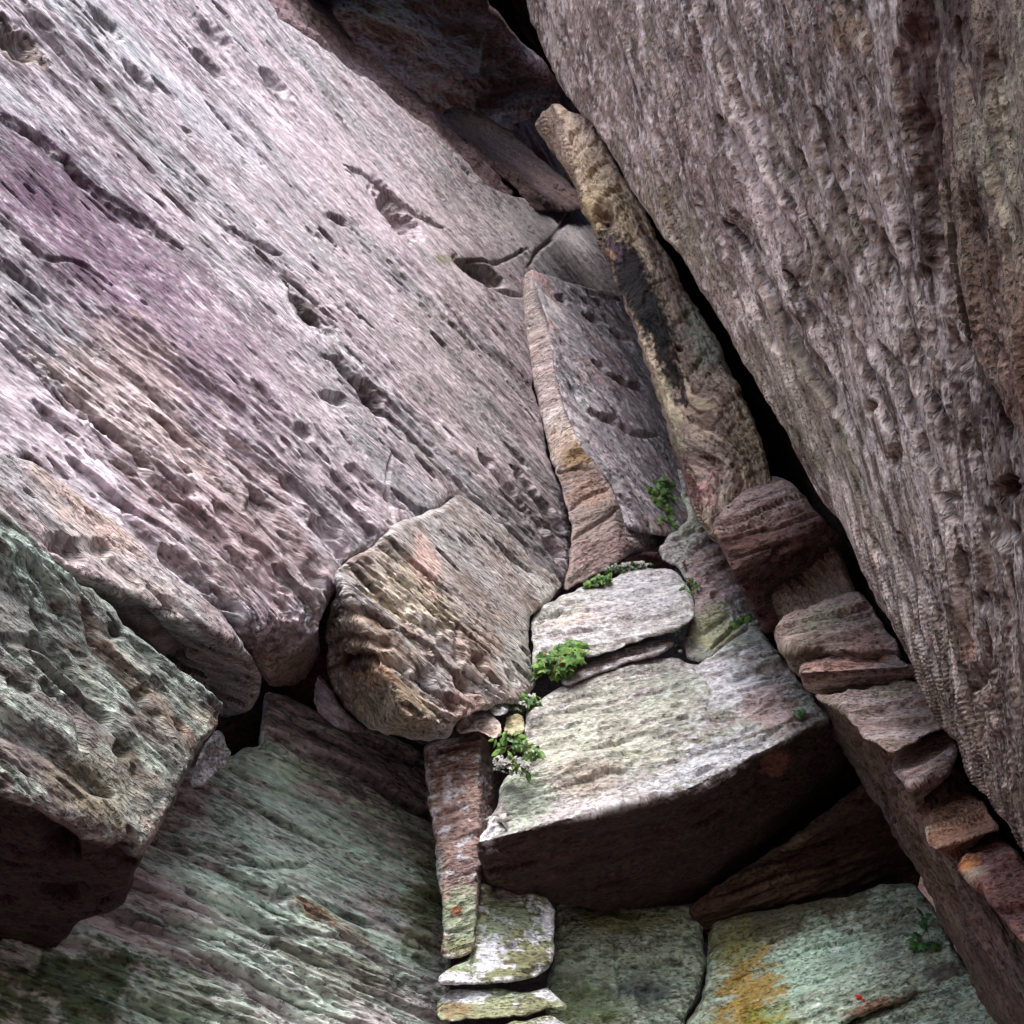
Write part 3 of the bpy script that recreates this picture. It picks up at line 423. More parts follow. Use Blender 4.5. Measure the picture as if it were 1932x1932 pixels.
rock('mossy_block', 'square olive block splashed with white lichen, split by a thin vertical crack',
 [(893, 1664), (930, 1672), (985, 1682), (1035, 1690), (1046, 1712), (1044, 1760), (1045, 1800), (1036, 1826), (1010, 1845), (975, 1854), (900, 1858), (850, 1858), (826, 1862), (822, 1850), (834, 1832), (862, 1818), (888, 1814), (890, 1780), (889, 1700)],
 [[(900, 1660, 5.05), (1040, 1690, 5.1), (940, 1850, 4.6)]], ((900, 1780), (1030, 1780)), MOSSY, R=.02, T=.45, jag=3.5, rel=dict(und=.015, us=3, rid=.004, fin=.003, mic=.004, warp=.04),
 feat=[('g', [(893, 1640), (894, 1700), (893, 1790), (893, 1862)], 4.5, .09), ('g', [(985, 1690), (1003, 1730), (1012, 1770), (1018, 1785)], 3.5, .05), ('p', 1028, 1835, 1, 1, 0, .0), ('p', 965, 1787, 16, 5, 0, .05), ('p', 1025, 1838, 1, 1, 0, 0), ('p', 1000, 1835, 20, 5, 0, .03), ('g', [(1015, 1775), (1040, 1785)], 3, .04), ('g', [(1000, 1830), (1038, 1828)], 4, .04)],
 specks=WH, paint=[(925, 1800, 34, 50, 20, (220, 224, 236), .8, 12), (1036, 1740, 14, 60, 0, (230, 230, 240), .9, 4), (860, 1848, 46, 16, 0, (228, 230, 242), .9, 3), (950, 1850, 40, 8, 0, (224, 228, 240), .8, 4)])
rock('lichen_block', 'low block with white lichen on top just below the square olive block',
 [(824, 1890), (840, 1874), (862, 1866), (895, 1874), (920, 1866), (960, 1868), (1000, 1872), (1022, 1862), (1045, 1870), (1058, 1888), (1072, 1900), (1070, 1912), (1052, 1904), (1030, 1898), (1010, 1912), (960, 1920), (900, 1924), (850, 1930), (822, 1918)],
 [[(830, 1890, 4.55), (1040, 1890, 4.62), (930, 1930, 4.4)]], ((830, 1900), (1030, 1890)), MOSSY, R=.02, T=.4, jag=4.5, rel=dict(und=.02, us=4, rid=.006, fin=.003, mic=.004, warp=.04), specks=WH,
 paint=[(880, 1880, 64, 20, 0, (218, 222, 234), .9, 14), (1035, 1880, 34, 14, 20, (226, 230, 240), .8, 4), (862, 1906, 40, 14, 0, (128, 96, 66), .7, 14)])
rock('bottom_rock', 'ragged grey and white rock at the bottom edge, under the low lichen block',
 [(940, 1940), (960, 1930), (1010, 1922), (1040, 1912), (1060, 1925), (1075, 1940), (1090, 1960), (1100, 2150), (900, 2150)],
 [[(940, 1930, 4.5), (1080, 1930, 4.55), (1000, 2000, 4.3)]], ((950, 1950), (1060, 1930)), MOSSY, R=.035, T=.4, jag=3, rel=dict(und=.03, us=5), specks=WH)
GREEN = [(156, 166, 144), (168, 182, 164), (112, 112, 96)]
GS = [((170, 194, 174), (12, 16), -.02, .14, .7, .6), ((66, 60, 50), (12, 22), .04, .2, .65, .4), ((196, 212, 200), (26, 36), .12, .24, .6)]
rock('moss_rock', 'rounded green and grey block below the overhang, between the olive block and the curved crack',
 [(1044, 1700), (1150, 1716), (1240, 1708), (1300, 1708), (1322, 1724), (1330, 1760), (1330, 1840), (1318, 1880), (1295, 1915), (1280, 1960), (1276, 2150), (1030, 2150), (1030, 1850), (1048, 1810)],
 [[(1045, 1715, 5.6), (1330, 1715, 5.65), (1190, 1932, 5.1)]], ((1060, 1800), (1300, 1790)), GREEN, R=.05, T=.6, jag=4, rel=dict(und=.05, us=2, rid=.012, rs=(2, 7), fin=.006, mic=.007, pit=.05, ps=(7, 14), pth=.24, warp=.08),
 feat=[('w', [(1195, 1832), (1240, 1822), (1290, 1826)], 14, .1), ('g', [(1160, 1780), (1165, 1840), (1170, 1880)], 5, .05), ('p', 1230, 1880, 34, 26, 0, .05), ('g', [(1180, 1765), (1210, 1750)], 5, .04)],
 specks=GS, paint=[(1220, 1870, 90, 44, 0, (98, 108, 108), .75, 5), (1100, 1900, 90, 60, 0, (104, 124, 70), .6, 7), (1180, 1740, 130, 30, 0, (126, 128, 84), .7, 4)])
rock('shadowed_layers', 'dim brown layers under the right end of the overhang',
 [(1295, 1712), (1340, 1680), (1420, 1630), (1520, 1560), (1640, 1470), (1720, 1560), (1740, 1640), (1730, 1680), (1600, 1720), (1450, 1760), (1330, 1780)],
 [[(1640, 1480, 5.75), (1720, 1640, 6.0), (1450, 1760, 5.75)]], ((1340, 1700), (1680, 1600)), [(92, 70, 62), (98, 84, 72), (70, 54, 50)], R=.05, T=.6, jag=4, rel=dict(FLAT, ter=.04, tf=6, rid=.02), feat=[('g', [(1330, 1760), (1450, 1715), (1560, 1690), (1690, 1630)], 7, .1), ('g', [(1400, 1650), (1500, 1620), (1650, 1540)], 6, .07)])  # dark palette and downward tilt carry the overhang's shade
rock('lichen_wall', 'broad wall at the bottom with mint crust and a golden yellow lichen patch',
 [(1332, 1765), (1345, 1735), (1420, 1722), (1520, 1705), (1600, 1690), (1660, 1668), (1700, 1662), (1735, 1668), (1762, 1720), (1790, 1770), (1820, 1820), (1850, 1850), (1800, 1868), (1740, 1880), (1660, 1905), (1600, 1925), (1560, 1960), (1540, 2150), (1260, 2150), (1284, 1955), (1300, 1920), (1324, 1885), (1334, 1830)],
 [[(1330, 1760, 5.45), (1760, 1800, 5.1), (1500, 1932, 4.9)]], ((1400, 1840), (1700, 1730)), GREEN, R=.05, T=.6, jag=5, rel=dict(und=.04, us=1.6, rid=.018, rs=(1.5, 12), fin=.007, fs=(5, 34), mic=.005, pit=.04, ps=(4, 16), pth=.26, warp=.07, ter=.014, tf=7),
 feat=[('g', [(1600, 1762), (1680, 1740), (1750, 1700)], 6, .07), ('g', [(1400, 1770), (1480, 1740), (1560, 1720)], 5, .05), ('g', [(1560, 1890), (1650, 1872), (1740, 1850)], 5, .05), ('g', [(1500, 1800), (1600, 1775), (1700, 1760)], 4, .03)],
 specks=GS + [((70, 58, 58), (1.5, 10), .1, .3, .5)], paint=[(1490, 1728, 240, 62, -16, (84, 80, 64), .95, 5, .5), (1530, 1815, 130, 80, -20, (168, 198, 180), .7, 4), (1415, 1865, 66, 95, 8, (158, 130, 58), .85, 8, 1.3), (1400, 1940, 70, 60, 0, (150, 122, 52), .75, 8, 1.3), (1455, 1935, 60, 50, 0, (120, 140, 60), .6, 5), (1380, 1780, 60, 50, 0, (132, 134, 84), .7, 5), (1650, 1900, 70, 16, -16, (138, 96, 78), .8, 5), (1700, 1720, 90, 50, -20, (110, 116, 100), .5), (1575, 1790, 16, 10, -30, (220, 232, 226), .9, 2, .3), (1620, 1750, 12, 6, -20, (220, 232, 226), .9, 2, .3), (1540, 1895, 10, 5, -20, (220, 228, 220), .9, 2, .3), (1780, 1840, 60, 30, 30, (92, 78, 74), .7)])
rock('low_rock', 'grey green rock at the very bottom right below the lichen wall',
 [(1540, 2150), (1570, 1945), (1640, 1905), (1700, 1875), (1760, 1850), (1840, 1835), (1900, 1865), (1960, 1930), (1980, 2150)],
 [[(1700, 1900, 4.95), (1850, 1880, 4.8), (1750, 2000, 4.6)]], ((1620, 1950), (1800, 1900)), GREEN, R=.07, T=.5, jag=4, rel=dict(und=.04, rid=.02, ter=.02), specks=GS)
rock('cap_stone', 'small banded stone capping the narrow pink column',
 [(854, 1372), (862, 1350), (880, 1338), (900, 1334), (922, 1344), (946, 1366), (946, 1388), (930, 1402), (915, 1386), (895, 1376), (870, 1388)],
 [[(860, 1370, 5.15), (940, 1370, 5.2), (900, 1338, 5.35)]], ((860, 1360), (930, 1350)), [(190, 170, 160), (200, 198, 202), (120, 96, 90)], R=.015, T=.3, jag=4, rel=dict(und=.02, us=5, ter=.02, tf=22), feat=[('w', [(862, 1378), (885, 1362), (915, 1368), (935, 1390)], 8, .05)], specks=WH[:1])
rock('small_stone', 'small grey stone wedged left of the ivy on the column top',
 [(917, 1328), (936, 1317), (957, 1328), (962, 1344), (945, 1354), (922, 1346)],
 [[(920, 1330, 5.35), (960, 1335, 5.4), (940, 1355, 5.25)]], ((920, 1330), (960, 1335)), [(170, 172, 176), (190, 192, 196), (120, 120, 120)], R=.012, T=.25, jag=4, rel=dict(und=.05, us=6, mic=.012, rid=.008, chip=.06, cs=(8, 14)))
rock('small_stone', 'small yellowish stone tucked against the left corner of the largest block',
 [(951, 1362), (962, 1347), (978, 1341), (992, 1358), (990, 1385), (965, 1392), (950, 1378)],
 [[(955, 1350, 5.45), (990, 1350, 5.5), (970, 1380, 5.3)]], ((955, 1350), (990, 1350)), [(190, 184, 150), (200, 196, 170), (130, 120, 90)], R=.012, T=.25, jag=4, rel=dict(und=.05, us=6, mic=.012, rid=.008, chip=.06, cs=(8, 14)))
for _i, (_x, _y, _s, _z) in enumerate([(986, 1398, 13, 5.2), (1001, 1424, 10, 5.05), (968, 1432, 11, 5.05), (1122, 1264, 10, 5.85), (1158, 1252, 7, 5.9), (1284, 1228, 8, 5.95), (1288, 1058, 10, 6.9), (1020, 1138, 9, 6.2), ]):
    _o = [(_x + _s * (1 + .35 * random.uniform(-1, 1)) * math.cos(a), _y + .75 * _s * (1 + .35 * random.uniform(-1, 1)) * math.sin(a)) for a in [k * math.pi / 3 + random.uniform(-.2, .2) for k in range(6)]]
    rock('rubble_stone', ['grey chip of stone among the flowers beside the largest block', 'small chip of stone below the flowers beside the largest block', 'brownish chip of stone between the flowers and the narrow column', 'little stone at the right of the ivy under the pale block', 'tiny stone on the thin shelf under the pale block', 'tiny stone in the crack right of the pale block', 'small stone at the top right corner of the pale block', 'small stone in the dark gap at the left corner of the pale block'][_i],
         _o, [[(_x - _s, _y, _z), (_x + _s, _y, _z + .02), (_x, _y - _s, _z + .06)]], ((_x - _s, _y), (_x + _s, _y - 2)), [(150, 136, 128), (160, 154, 150), (110, 96, 90)], R=.012, T=.08, jag=3, rel=dict(und=.02, us=9, chip=.03, cs=(12, 20)), group='loose stones caught in the cracks')
rock('bedrock', 'backing rock deep behind all the cracks and gaps, coloured dark like their shade',
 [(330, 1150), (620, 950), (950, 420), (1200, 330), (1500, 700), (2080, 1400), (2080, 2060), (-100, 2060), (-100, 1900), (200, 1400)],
 [[(900, 1932, 6.5), (900, 1000, 10.5), (1600, 1500, 10.5)]], ((900, 1500), (1200, 1500)), [(66, 50, 46), (70, 54, 50), (56, 42, 40)], R=.2, T=1.5, jag=10, rel=dict(und=.15), h=8)  # backing added to hide the sky in the gaps, toned dark as shade

rock('crevice_rock', 'added rock, coloured almost black as shade, at the back of the narrow slot between pillar and right wall',
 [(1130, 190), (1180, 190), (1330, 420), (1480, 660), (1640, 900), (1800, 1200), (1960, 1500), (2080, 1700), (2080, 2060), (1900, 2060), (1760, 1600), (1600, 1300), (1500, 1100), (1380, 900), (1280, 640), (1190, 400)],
 [[(1130, 250, 14), (1450, 900, 7.9), (1870, 1932, 5.6)]], ((1130, 250), (1450, 900)), [(56, 42, 40), (60, 46, 44), (48, 36, 36)], R=.1, T=3, jag=6, rel=dict(und=.1), h=5)  # added close behind the slot to keep it black; shade in its colour too
# ------------------------------------------------------------------ the pillar
PIL = [(150, 134, 122), (134, 122, 114), (106, 90, 82)]
ARCS = []
_r = random.Random(11); _E = [(1122, 235), (1172, 325), (1203, 377), (1258, 480), (1306, 569), (1358, 651), (1391, 719), (1422, 787), (1444, 856), (1456, 900)]
for _k in range(24):
    _t = (_k + _r.uniform(-.3, .3)) / 24 * (len(_E) - 1.001); _t = max(0, _t); _i = int(_t); _f = _t - _i
    _x = _E[_i][0] * (1 - _f) + _E[_i + 1][0] * _f - 3; _y = _E[_i][1] * (1 - _f) + _E[_i + 1][1] * _f; _l = _r.uniform(28, 62) * (1 if _k < 14 else 1.25)
    ARCS.append(('w', [(_x, _y), (_x - .55 * _l, _y + .12 * _l), (_x - .95 * _l, _y + .5 * _l), (_x - 1.0 * _l, _y + 1.1 * _l)], _r.uniform(3.5, 7) * (1.2 if _k < 12 else .9), _r.uniform(.025, .05)))
rock('leaning_pillar', 'long weathered tan and black stained pillar leaning in the crevice, its knobbly tip highest',
 [(1010, 235), (1022, 210), (1040, 197), (1055, 196), (1072, 208), (1086, 216), (1108, 210), (1122, 235), (1140, 275), (1172, 325), (1203, 377), (1258, 480), (1306, 569), (1358, 651), (1391, 719), (1422, 787), (1444, 856), (1458, 910), (1450, 1000), (1400, 1060), (1345, 1022), (1318, 975), (1298, 945), (1285, 890), (1264, 820), (1245, 760), (1222, 690), (1196, 615), (1172, 555), (1150, 505), (1122, 440), (1098, 385), (1080, 340), (1058, 300), (1030, 262)],
 [[(1040, 210, 9.3), (1340, 1000, 6.0), (1480, 880, 6.0)], [(1060, 260, 9.2), (1330, 960, 6.1), (1250, 870, 7.2)]], ((1150, 520), (1330, 940)), PIL, k=40, R=.04, T=3, shrink=.03, jag=6, h=2.1, rel=dict(und=.07, us=2.6, rid=.03, rs=(1.0, 10), fin=.012, fs=(4, 34), mic=.006, warp=.3, chip=.05, cs=(1.6, 7)),
 feat=ARCS + [('w', [(1068, 205), (1062, 230), (1068, 262), (1078, 280)], 9, .05), ('w', [(1100, 232), (1082, 250), (1075, 268)], 6, .05), ('w', [(1120, 268), (1098, 280), (1085, 300)], 6, .05), ('w', [(1150, 300), (1120, 320), (1110, 350)], 7, .05), ('w', [(1180, 350), (1150, 365), (1140, 395)], 6, .05), ('w', [(1200, 385), (1172, 400), (1165, 425)], 6, .05), ('w', [(1225, 410), (1195, 430), (1190, 455)], 6, .05), ('p', 1144, 412, 26, 20, 70, .12), ('w', [(1260, 470), (1240, 490), (1235, 530)], 6, .05), ('p', 1283, 660, 10, 7, 0, .06), ('w', [(1275, 690), (1278, 740)], 6, .05),
  ('w', [(1420, 760), (1390, 780), (1375, 830)], 5, .05), ('w', [(1440, 800), (1400, 820), (1385, 870)], 5, .05), ('w', [(1450, 840), (1415, 860), (1398, 900)], 5, .05), ('w', [(1330, 820), (1340, 900), (1352, 880), (1350, 830)], 5, .05)],
 specks=[((70, 54, 48), (.8, 12), -.04, .22, .75), ((186, 170, 148), (1.2, 13), .04, .24, .6)],
 paint=[(1110, 330, 120, 60, 60, (184, 166, 144), .75, 3), (1080, 250, 70, 60, 50, (190, 170, 154), .7, 3), (1180, 400, 100, 50, 55, (170, 154, 128), .6, 4), (1125, 420, 60, 20, 65, (180, 164, 122), .6, 4), (1145, 412, 28, 20, 70, (84, 58, 48), .85, 2, .3), (1200, 545, 150, 40, 62, (12, 8, 12), 1, 6, .4), (1232, 605, 110, 34, 62, (14, 10, 14), 1, 7, .5), (1195, 510, 90, 34, 62, (20, 14, 20), .97, 5), (1160, 470, 34, 18, 50, (76, 62, 74), .8, 4), (1150, 478, 14, 7, 40, (150, 116, 88), .7, 3), (1262, 690, 100, 22, 68, (18, 12, 12), .95, 12, 1.2), (1285, 560, 80, 30, 60, (110, 96, 84), .6, 8), (1330, 640, 80, 40, 60, (122, 132, 118), .6, 4), (1260, 780, 110, 26, 70, (144, 142, 116), .5, 5), (1310, 920, 60, 50, 60, (144, 106, 106), .7, 4), (1420, 830, 90, 50, 70, (138, 130, 104), .5, 10), (1480, 870, 60, 60, 60, (78, 62, 58), .6)])
PB = plane_w([(1350, 1020, 6.05), (1600, 1000, 5.7), (1870, 1932, 3.9)])
def bz(x, y, dz): return (x, y, 1 / (PB[0] + PB[1] * x + PB[2] * y) - dz)
rock('long_rock', 'long dark brown rock running down behind the stacked pillar blocks',
 [(1335, 1000), (1355, 1040), (1400, 1125), (1440, 1195), (1475, 1258), (1512, 1318), (1560, 1380), (1612, 1450), (1660, 1530), (1712, 1610), (1745, 1680), (1790, 1765), (1830, 1845), (1860, 1900), (1900, 1960), (1960, 2060), (2060, 2190), (2300, 2190), (2300, 2100), (2060, 1800), (1940, 1645), (1900, 1585), (1870, 1535), (1835, 1480), (1812, 1440), (1785, 1370), (1750, 1305), (1722, 1270), (1695, 1225), (1660, 1180), (1630, 1134), (1590, 1055), (1558, 995), (1515, 944), (1480, 920), (1400, 950)],
 [[bz(1350, 1020, 0), bz(1600, 1000, 0), bz(1870, 1932, 0)], [bz(1420, 1010, .0), bz(1900, 1860, .0), (1560, 1370, 5.9)]], ((1400, 1060), (1850, 1860)), [(116, 96, 88), (104, 92, 82), (84, 68, 62)], k=20, R=.03, T=3, shrink=.03, jag=6, rel=dict(und=.06, us=2, chip=.05, rid=.03, rs=(1, 9), fin=.008, mic=.006, warp=.08),
 feat=[('w', [(1560, 1380), (1640, 1480), (1720, 1600)], 12, .05), ('p', 1688, 1500, 10, 14, 20, .1), ('w', [(1770, 1600), (1790, 1680), (1850, 1800)], 10, .06)],
 specks=[((150, 134, 128), (2, 9), .12, .34, .5), ((64, 50, 46), (2, 9), .05, .3, .5)])
def lean(x0, y0, x1, y1, dz0, x2, y2, dz2): return [bz(x0, y0, dz0), bz(x1, y1, dz0), bz(x2, y2, dz2)]
BREL = dict(und=.03, us=3, rid=.012, rs=(1.2, 11), fin=.007, fs=(5, 38), mic=.004, warp=.05, ter=.018, tf=11, chip=.035, cs=(2.2, 8))
PINK = [(160, 138, 132), (150, 134, 130), (120, 102, 96)]
rock('pillar_block', 'topmost block on the pillar, frilled grey layers above a big black recess',
 [(1343, 1000), (1352, 975), (1370, 950), (1387, 934), (1432, 909), (1460, 900), (1485, 901), (1501, 919), (1517, 938), (1539, 958), (1562, 984), (1590, 1020), (1630, 1090), (1640, 1105), (1600, 1122), (1540, 1140), (1490, 1165), (1458, 1196), (1440, 1190), (1400, 1120), (1384, 1076), (1366, 1045)],
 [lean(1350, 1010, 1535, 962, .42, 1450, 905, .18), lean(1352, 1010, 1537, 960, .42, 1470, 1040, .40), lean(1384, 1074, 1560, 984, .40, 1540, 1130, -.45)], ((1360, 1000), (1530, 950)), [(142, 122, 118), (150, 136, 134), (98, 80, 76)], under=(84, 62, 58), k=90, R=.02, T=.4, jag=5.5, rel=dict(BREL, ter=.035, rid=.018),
 feat=[('g', [(1352, 1012), (1400, 1000), (1470, 985), (1535, 962)], 6, .06), ('g', [(1375, 965), (1420, 950), (1480, 945)], 5, .04), ('g', [(1360, 990), (1420, 975), (1470, 970)], 4, .03)],
 specks=[((90, 70, 66), (2, 10), .05, .3, .5)], paint=[(1520, 1080, 150, 70, -20, (66, 48, 46), .9, 2, .2)])  # recess below the layers painted dark as shade, on top of the underside colour
rock('pillar_block', 'rounded grey green block just below the black recess of the pillar',
 [(1458, 1200), (1466, 1180), (1479, 1166), (1511, 1150), (1574, 1127), (1600, 1118), (1622, 1116), (1636, 1130), (1650, 1153), (1678, 1197), (1708, 1236), (1680, 1260), (1600, 1270), (1520, 1280), (1492, 1268), (1473, 1235)],
 [lean(1465, 1210, 1700, 1225, .36, 1580, 1130, .12), lean(1465, 1230, 1700, 1228, .36, 1590, 1280, .10)], ((1480, 1210), (1680, 1170)), [(134, 128, 116), (150, 132, 126), (104, 88, 80)], k=90, R=.02, T=.4, jag=5.5, rel=BREL,
 feat=[('g', [(1580, 1165), (1620, 1152), (1645, 1148)], 5, .05), ('w', [(1540, 1210), (1600, 1195), (1660, 1190)], 9, .04), ('g', [(1485, 1240), (1560, 1225), (1640, 1210)], 5, .05)], specks=[((88, 70, 66), (2, 10), .1, .3, .5)], paint=[(1550, 1170, 70, 30, -20, (132, 134, 116), .6), (1640, 1215, 60, 30, 0, (140, 104, 96), .6)])
rock('pillar_block', 'thin reddish block with two sharp shelf edges, above the widest pink block',
 [(1505, 1262), (1511, 1248), (1542, 1240), (1580, 1231), (1640, 1226), (1690, 1232), (1716, 1257), (1734, 1276), (1700, 1290), (1640, 1306), (1574, 1308), (1542, 1318), (1526, 1308), (1511, 1292)],
 [lean(1510, 1268, 1715, 1255, .44, 1620, 1232, .3), lean(1510, 1270, 1715, 1258, .44, 1620, 1300, .24)], ((1520, 1262), (1700, 1250)), PINK, k=90, R=.02, T=.4, jag=5.5, rel=dict(BREL, ter=.03, tf=16),
 feat=[('g', [(1510, 1272), (1560, 1280), (1640, 1268), (1720, 1268)], 6, .08), ('g', [(1530, 1302), (1600, 1296), (1680, 1284)], 4, .04)], paint=[(1600, 1250, 100, 20, -5, (172, 128, 116), .6, 3)])
rock('pillar_block', 'widest pink block of the pillar, flat faced with a ragged lower left edge',
 [(1534, 1312), (1574, 1305), (1637, 1303), (1700, 1287), (1732, 1283), (1748, 1296), (1766, 1332), (1785, 1370), (1750, 1386), (1712, 1408), (1690, 1420), (1672, 1420), (1652, 1402), (1630, 1388), (1606, 1364), (1566, 1342)],
 [lean(1560, 1340, 1780, 1370, .46, 1640, 1300, .36)], ((1560, 1330), (1760, 1310)), PINK, R=.02, T=.4, jag=6, rel=dict(BREL, ter=.006, rid=.008), feat=[('w', [(1600, 1310), (1640, 1300), (1670, 1310)], 7, .03), ('g', [(1700, 1335), (1760, 1315)], 4, .02)],
 specks=[((190, 180, 176), (3, 7), .12, .3, .5), ((128, 118, 96), (2, 5), .15, .35, .5)], paint=[(1700, 1300, 60, 24, -10, (150, 140, 116), .6)])
rock('pillar_block', 'oval pink block with slanting cracks tucked under the widest pink block',
 [(1683, 1430), (1695, 1416), (1741, 1396), (1768, 1382), (1790, 1377), (1802, 1393), (1809, 1417), (1805, 1444), (1790, 1466), (1761, 1487), (1740, 1510), (1760, 1530), (1735, 1560), (1722, 1520), (1707, 1481), (1680, 1450)],
 [lean(1690, 1450, 1805, 1430, .40, 1760, 1385, .26), lean(1715, 1500, 1800, 1458, .38, 1770, 1520, -.1)], ((1690, 1450), (1800, 1400)), PINK, k=90, R=.02, T=.4, jag=5.5, rel=BREL, feat=[('g', [(1722, 1490), (1740, 1483), (1758, 1470)], 4, .06), ('g', [(1690, 1455), (1750, 1440), (1790, 1405)], 4, .03)], specks=[((190, 180, 176), (3, 7), .12, .3, .5)])
rock('pillar_block', 'rounded orange brown block with a dark slot below it',
 [(1742, 1566), (1747, 1539), (1768, 1512), (1802, 1495), (1836, 1493), (1855, 1514), (1886, 1553), (1893, 1568), (1860, 1575), (1840, 1600), (1800, 1628), (1778, 1612), (1747, 1585)],
 [lean(1750, 1580, 1888, 1556, .40, 1815, 1498, .18), lean(1776, 1608, 1890, 1566, .39, 1820, 1630, 0)], ((1750, 1560), (1870, 1520)), [(170, 126, 104), (150, 122, 106), (116, 88, 76)], k=90, R=.02, T=.4, jag=5.5, rel=dict(BREL, tf=18), specks=[((186, 190, 176), (2, 5), .15, .35, .5)], feat=[('g', [(1776, 1606), (1820, 1588), (1888, 1566)], 3, .02)])
rock('pillar_block', 'lowest orange and rust coloured block of the pillar at the right edge',
 [(1799, 1640), (1812, 1618), (1838, 1598), (1890, 1578), (1916, 1608), (1938, 1640), (2250, 2050), (2250, 2190), (1990, 1880), (1950, 1800), (1912, 1762), (1885, 1722), (1850, 1684), (1820, 1662)],
 [lean(1810, 1650, 1940, 1640, .38, 1890, 1580, .28)], ((1810, 1640), (1920, 1620)), [(156, 114, 98), (134, 102, 98), (110, 80, 76)], R=.02, T=.4, jag=6, rel=dict(BREL, rid=.016, mic=.008), specks=[((190, 180, 150), (4, 7), .15, .3, .5), ((90, 64, 70), (2, 5), .1, .3, .6)], paint=[(1830, 1635, 34, 16, -20, (190, 128, 82), .85, 4), (1890, 1650, 60, 40, 20, (120, 84, 88), .5, 4), (1920, 1590, 20, 30, 50, (160, 164, 130), .6, 4)])

# ------------------------------------------------------------------ the right wall
BARK = [(146, 130, 122), (130, 118, 108), (96, 82, 74)]
REL_L = dict(und=.05, us=1.3, rid=.042, rs=(.45, 8), fin=.011, fs=(2.8, 44), pit=.03, ps=(2.6, 24), pth=.18, mic=.004, warp=.06, chip=.03, cs=(.9, 7))
FLUTE = []
for _k in range(30):
    _x0 = 1120 + _k * 30 + _r.uniform(-12, 12); _y0 = _r.uniform(-60, 700); _x = _x0 + max(0, .62 - (_x0 - 1000) / 1700) * max(0, _y0); _y = _y0; _p = []; _n = _r.randint(4, 9)
    for _j in range(_n):
        _p.append((_x, _y)); _sl = max(.12, .66 - (_x - 1100 - .45 * _y) / 1000); _x += 70 * _sl + _r.uniform(-5, 5); _y += 70
    FLUTE.append(('W' if _k % 3 else 'w', _p, _r.uniform(8, 20), _r.uniform(.035, .07)))
rock('overhanging_wall', 'huge brown grey overhanging wall on the right, grooved like bark, edged by a black gap',
 [(955, -280), (985, -20), (1010, 60), (1034, 118), (1062, 165), (1085, 205), (1110, 225), (1125, 245), (1160, 300), (1213, 392), (1251, 446), (1282, 472), (1309, 524), (1340, 569), (1384, 644), (1401, 678), (1449, 753), (1477, 798), (1509, 862), (1542, 935), (1590, 985), (1625, 1064), (1653, 1124), (1701, 1213), (1732, 1270), (1780, 1358), (1822, 1417), (1846, 1471), (1897, 1539), (1932, 1597), (2020, 1730), (2360, 1800), (2360, -280)],
 [[(1110, 225, 8.5), (1640, 1060, 4.3), (1932, 966, 3.2)]], ((1300, 200), (1700, 900)), BARK, R=.05, T=4, shrink=.02, jag=4, h=2.2, grain=.4, rel=REL_L, vp=(2040, 2300, 1.6),
 feat=FLUTE + [('W', [(1748, -80), (1742, 80), (1735, 180), (1752, 300), (1780, 420), (1800, 560), (1830, 700)], 44, .10), ('w', [(1615, -60), (1625, 40), (1642, 100)], 14, .12), ('w', [(1700, 90), (1712, 180), (1725, 300)], 16, .1), ('g', [(1380, 100), (1400, 200), (1450, 320), (1520, 440)], 8, .06), ('w', [(1545, 200), (1600, 380), (1650, 520)], 12, .08), ('w', [(1580, 20), (1640, 220), (1680, 380), (1720, 480)], 14, .09), ('w', [(1640, 420), (1700, 560), (1740, 700)], 16, .1),
  ('g', [(1330, 90), (1322, 120), (1330, 150)], 6, .07), ('p', 1500, 470, 30, 10, 75, .08), ('p', 1555, 500, 30, 6, 95, .07), ('w', [(1740, 500), (1770, 620), (1800, 700)], 22, .13), ('p', 1690, 862, 14, 28, 0, .14), ('p', 1645, 770, 12, 18, 0, .08), ('p', 1735, 840, 12, 26, -10, .12), ('p', 1790, 940, 22, 12, 0, .1), ('w', [(1780, 940), (1820, 1000), (1850, 1080), (1862, 1160)], 12, .08), ('w', [(1765, 1000), (1790, 1060), (1800, 1110)], 10, .1), ('w', [(1862, 1120), (1875, 1180), (1868, 1260), (1850, 1300)], 26, .18), ('w', [(1902, 900), (1910, 1060), (1915, 1200)], 16, .12), ('p', 1912, 920, 26, 30, 0, .16), ('p', 1920, 1000, 18, 20, 0, .16), ('w', [(1700, 1000), (1760, 1120), (1810, 1240), (1850, 1340)], 9, .07), ('p', 1878, 1335, 16, 12, 0, .1), ('p', 1900, 705, 20, 34, 0, .14), ('w', [(1860, 620), (1880, 700), (1870, 800)], 14, .1), ('w', [(1640, 1000), (1720, 1150), (1800, 1300), (1880, 1450)], 10, .06), ('w', [(1720, 740), (1740, 820), (1780, 900)], 10, .08), ('w', [(1900, 1380), (1915, 1480)], 14, .1)],
 specks=[((72, 58, 52), (2, 22), .0, .22, .7, .5), ((206, 192, 186), (2.4, 24), .02, .22, .65, .5), ((132, 128, 108), (1, 4), .1, .35, .45), ((200, 190, 188), (9, 32), .12, .24, .65)],
 paint=[(1880, 350, 190, 680, -8, (66, 50, 48), .9, 3), (1750, 200, 60, 260, -4, (84, 62, 58), .75, 3), (1900, 400, 90, 500, -8, (96, 78, 72), .5, 3), (1600, 60, 60, 60, 60, (164, 140, 116), .5, 4), (1450, 400, 120, 60, 60, (176, 156, 152), .5, 3), (1280, 420, 160, 50, 58, (138, 130, 108), .5, 3), (1500, 760, 260, 60, 58, (136, 130, 112), .4, 3), (1880, 640, 60, 50, 60, (130, 96, 66), .6, 4), (1835, 1230, 8, 40, 10, (196, 160, 146), .7, 3)])  # narrow dark brown strip along the upper groove paints the recess's shade
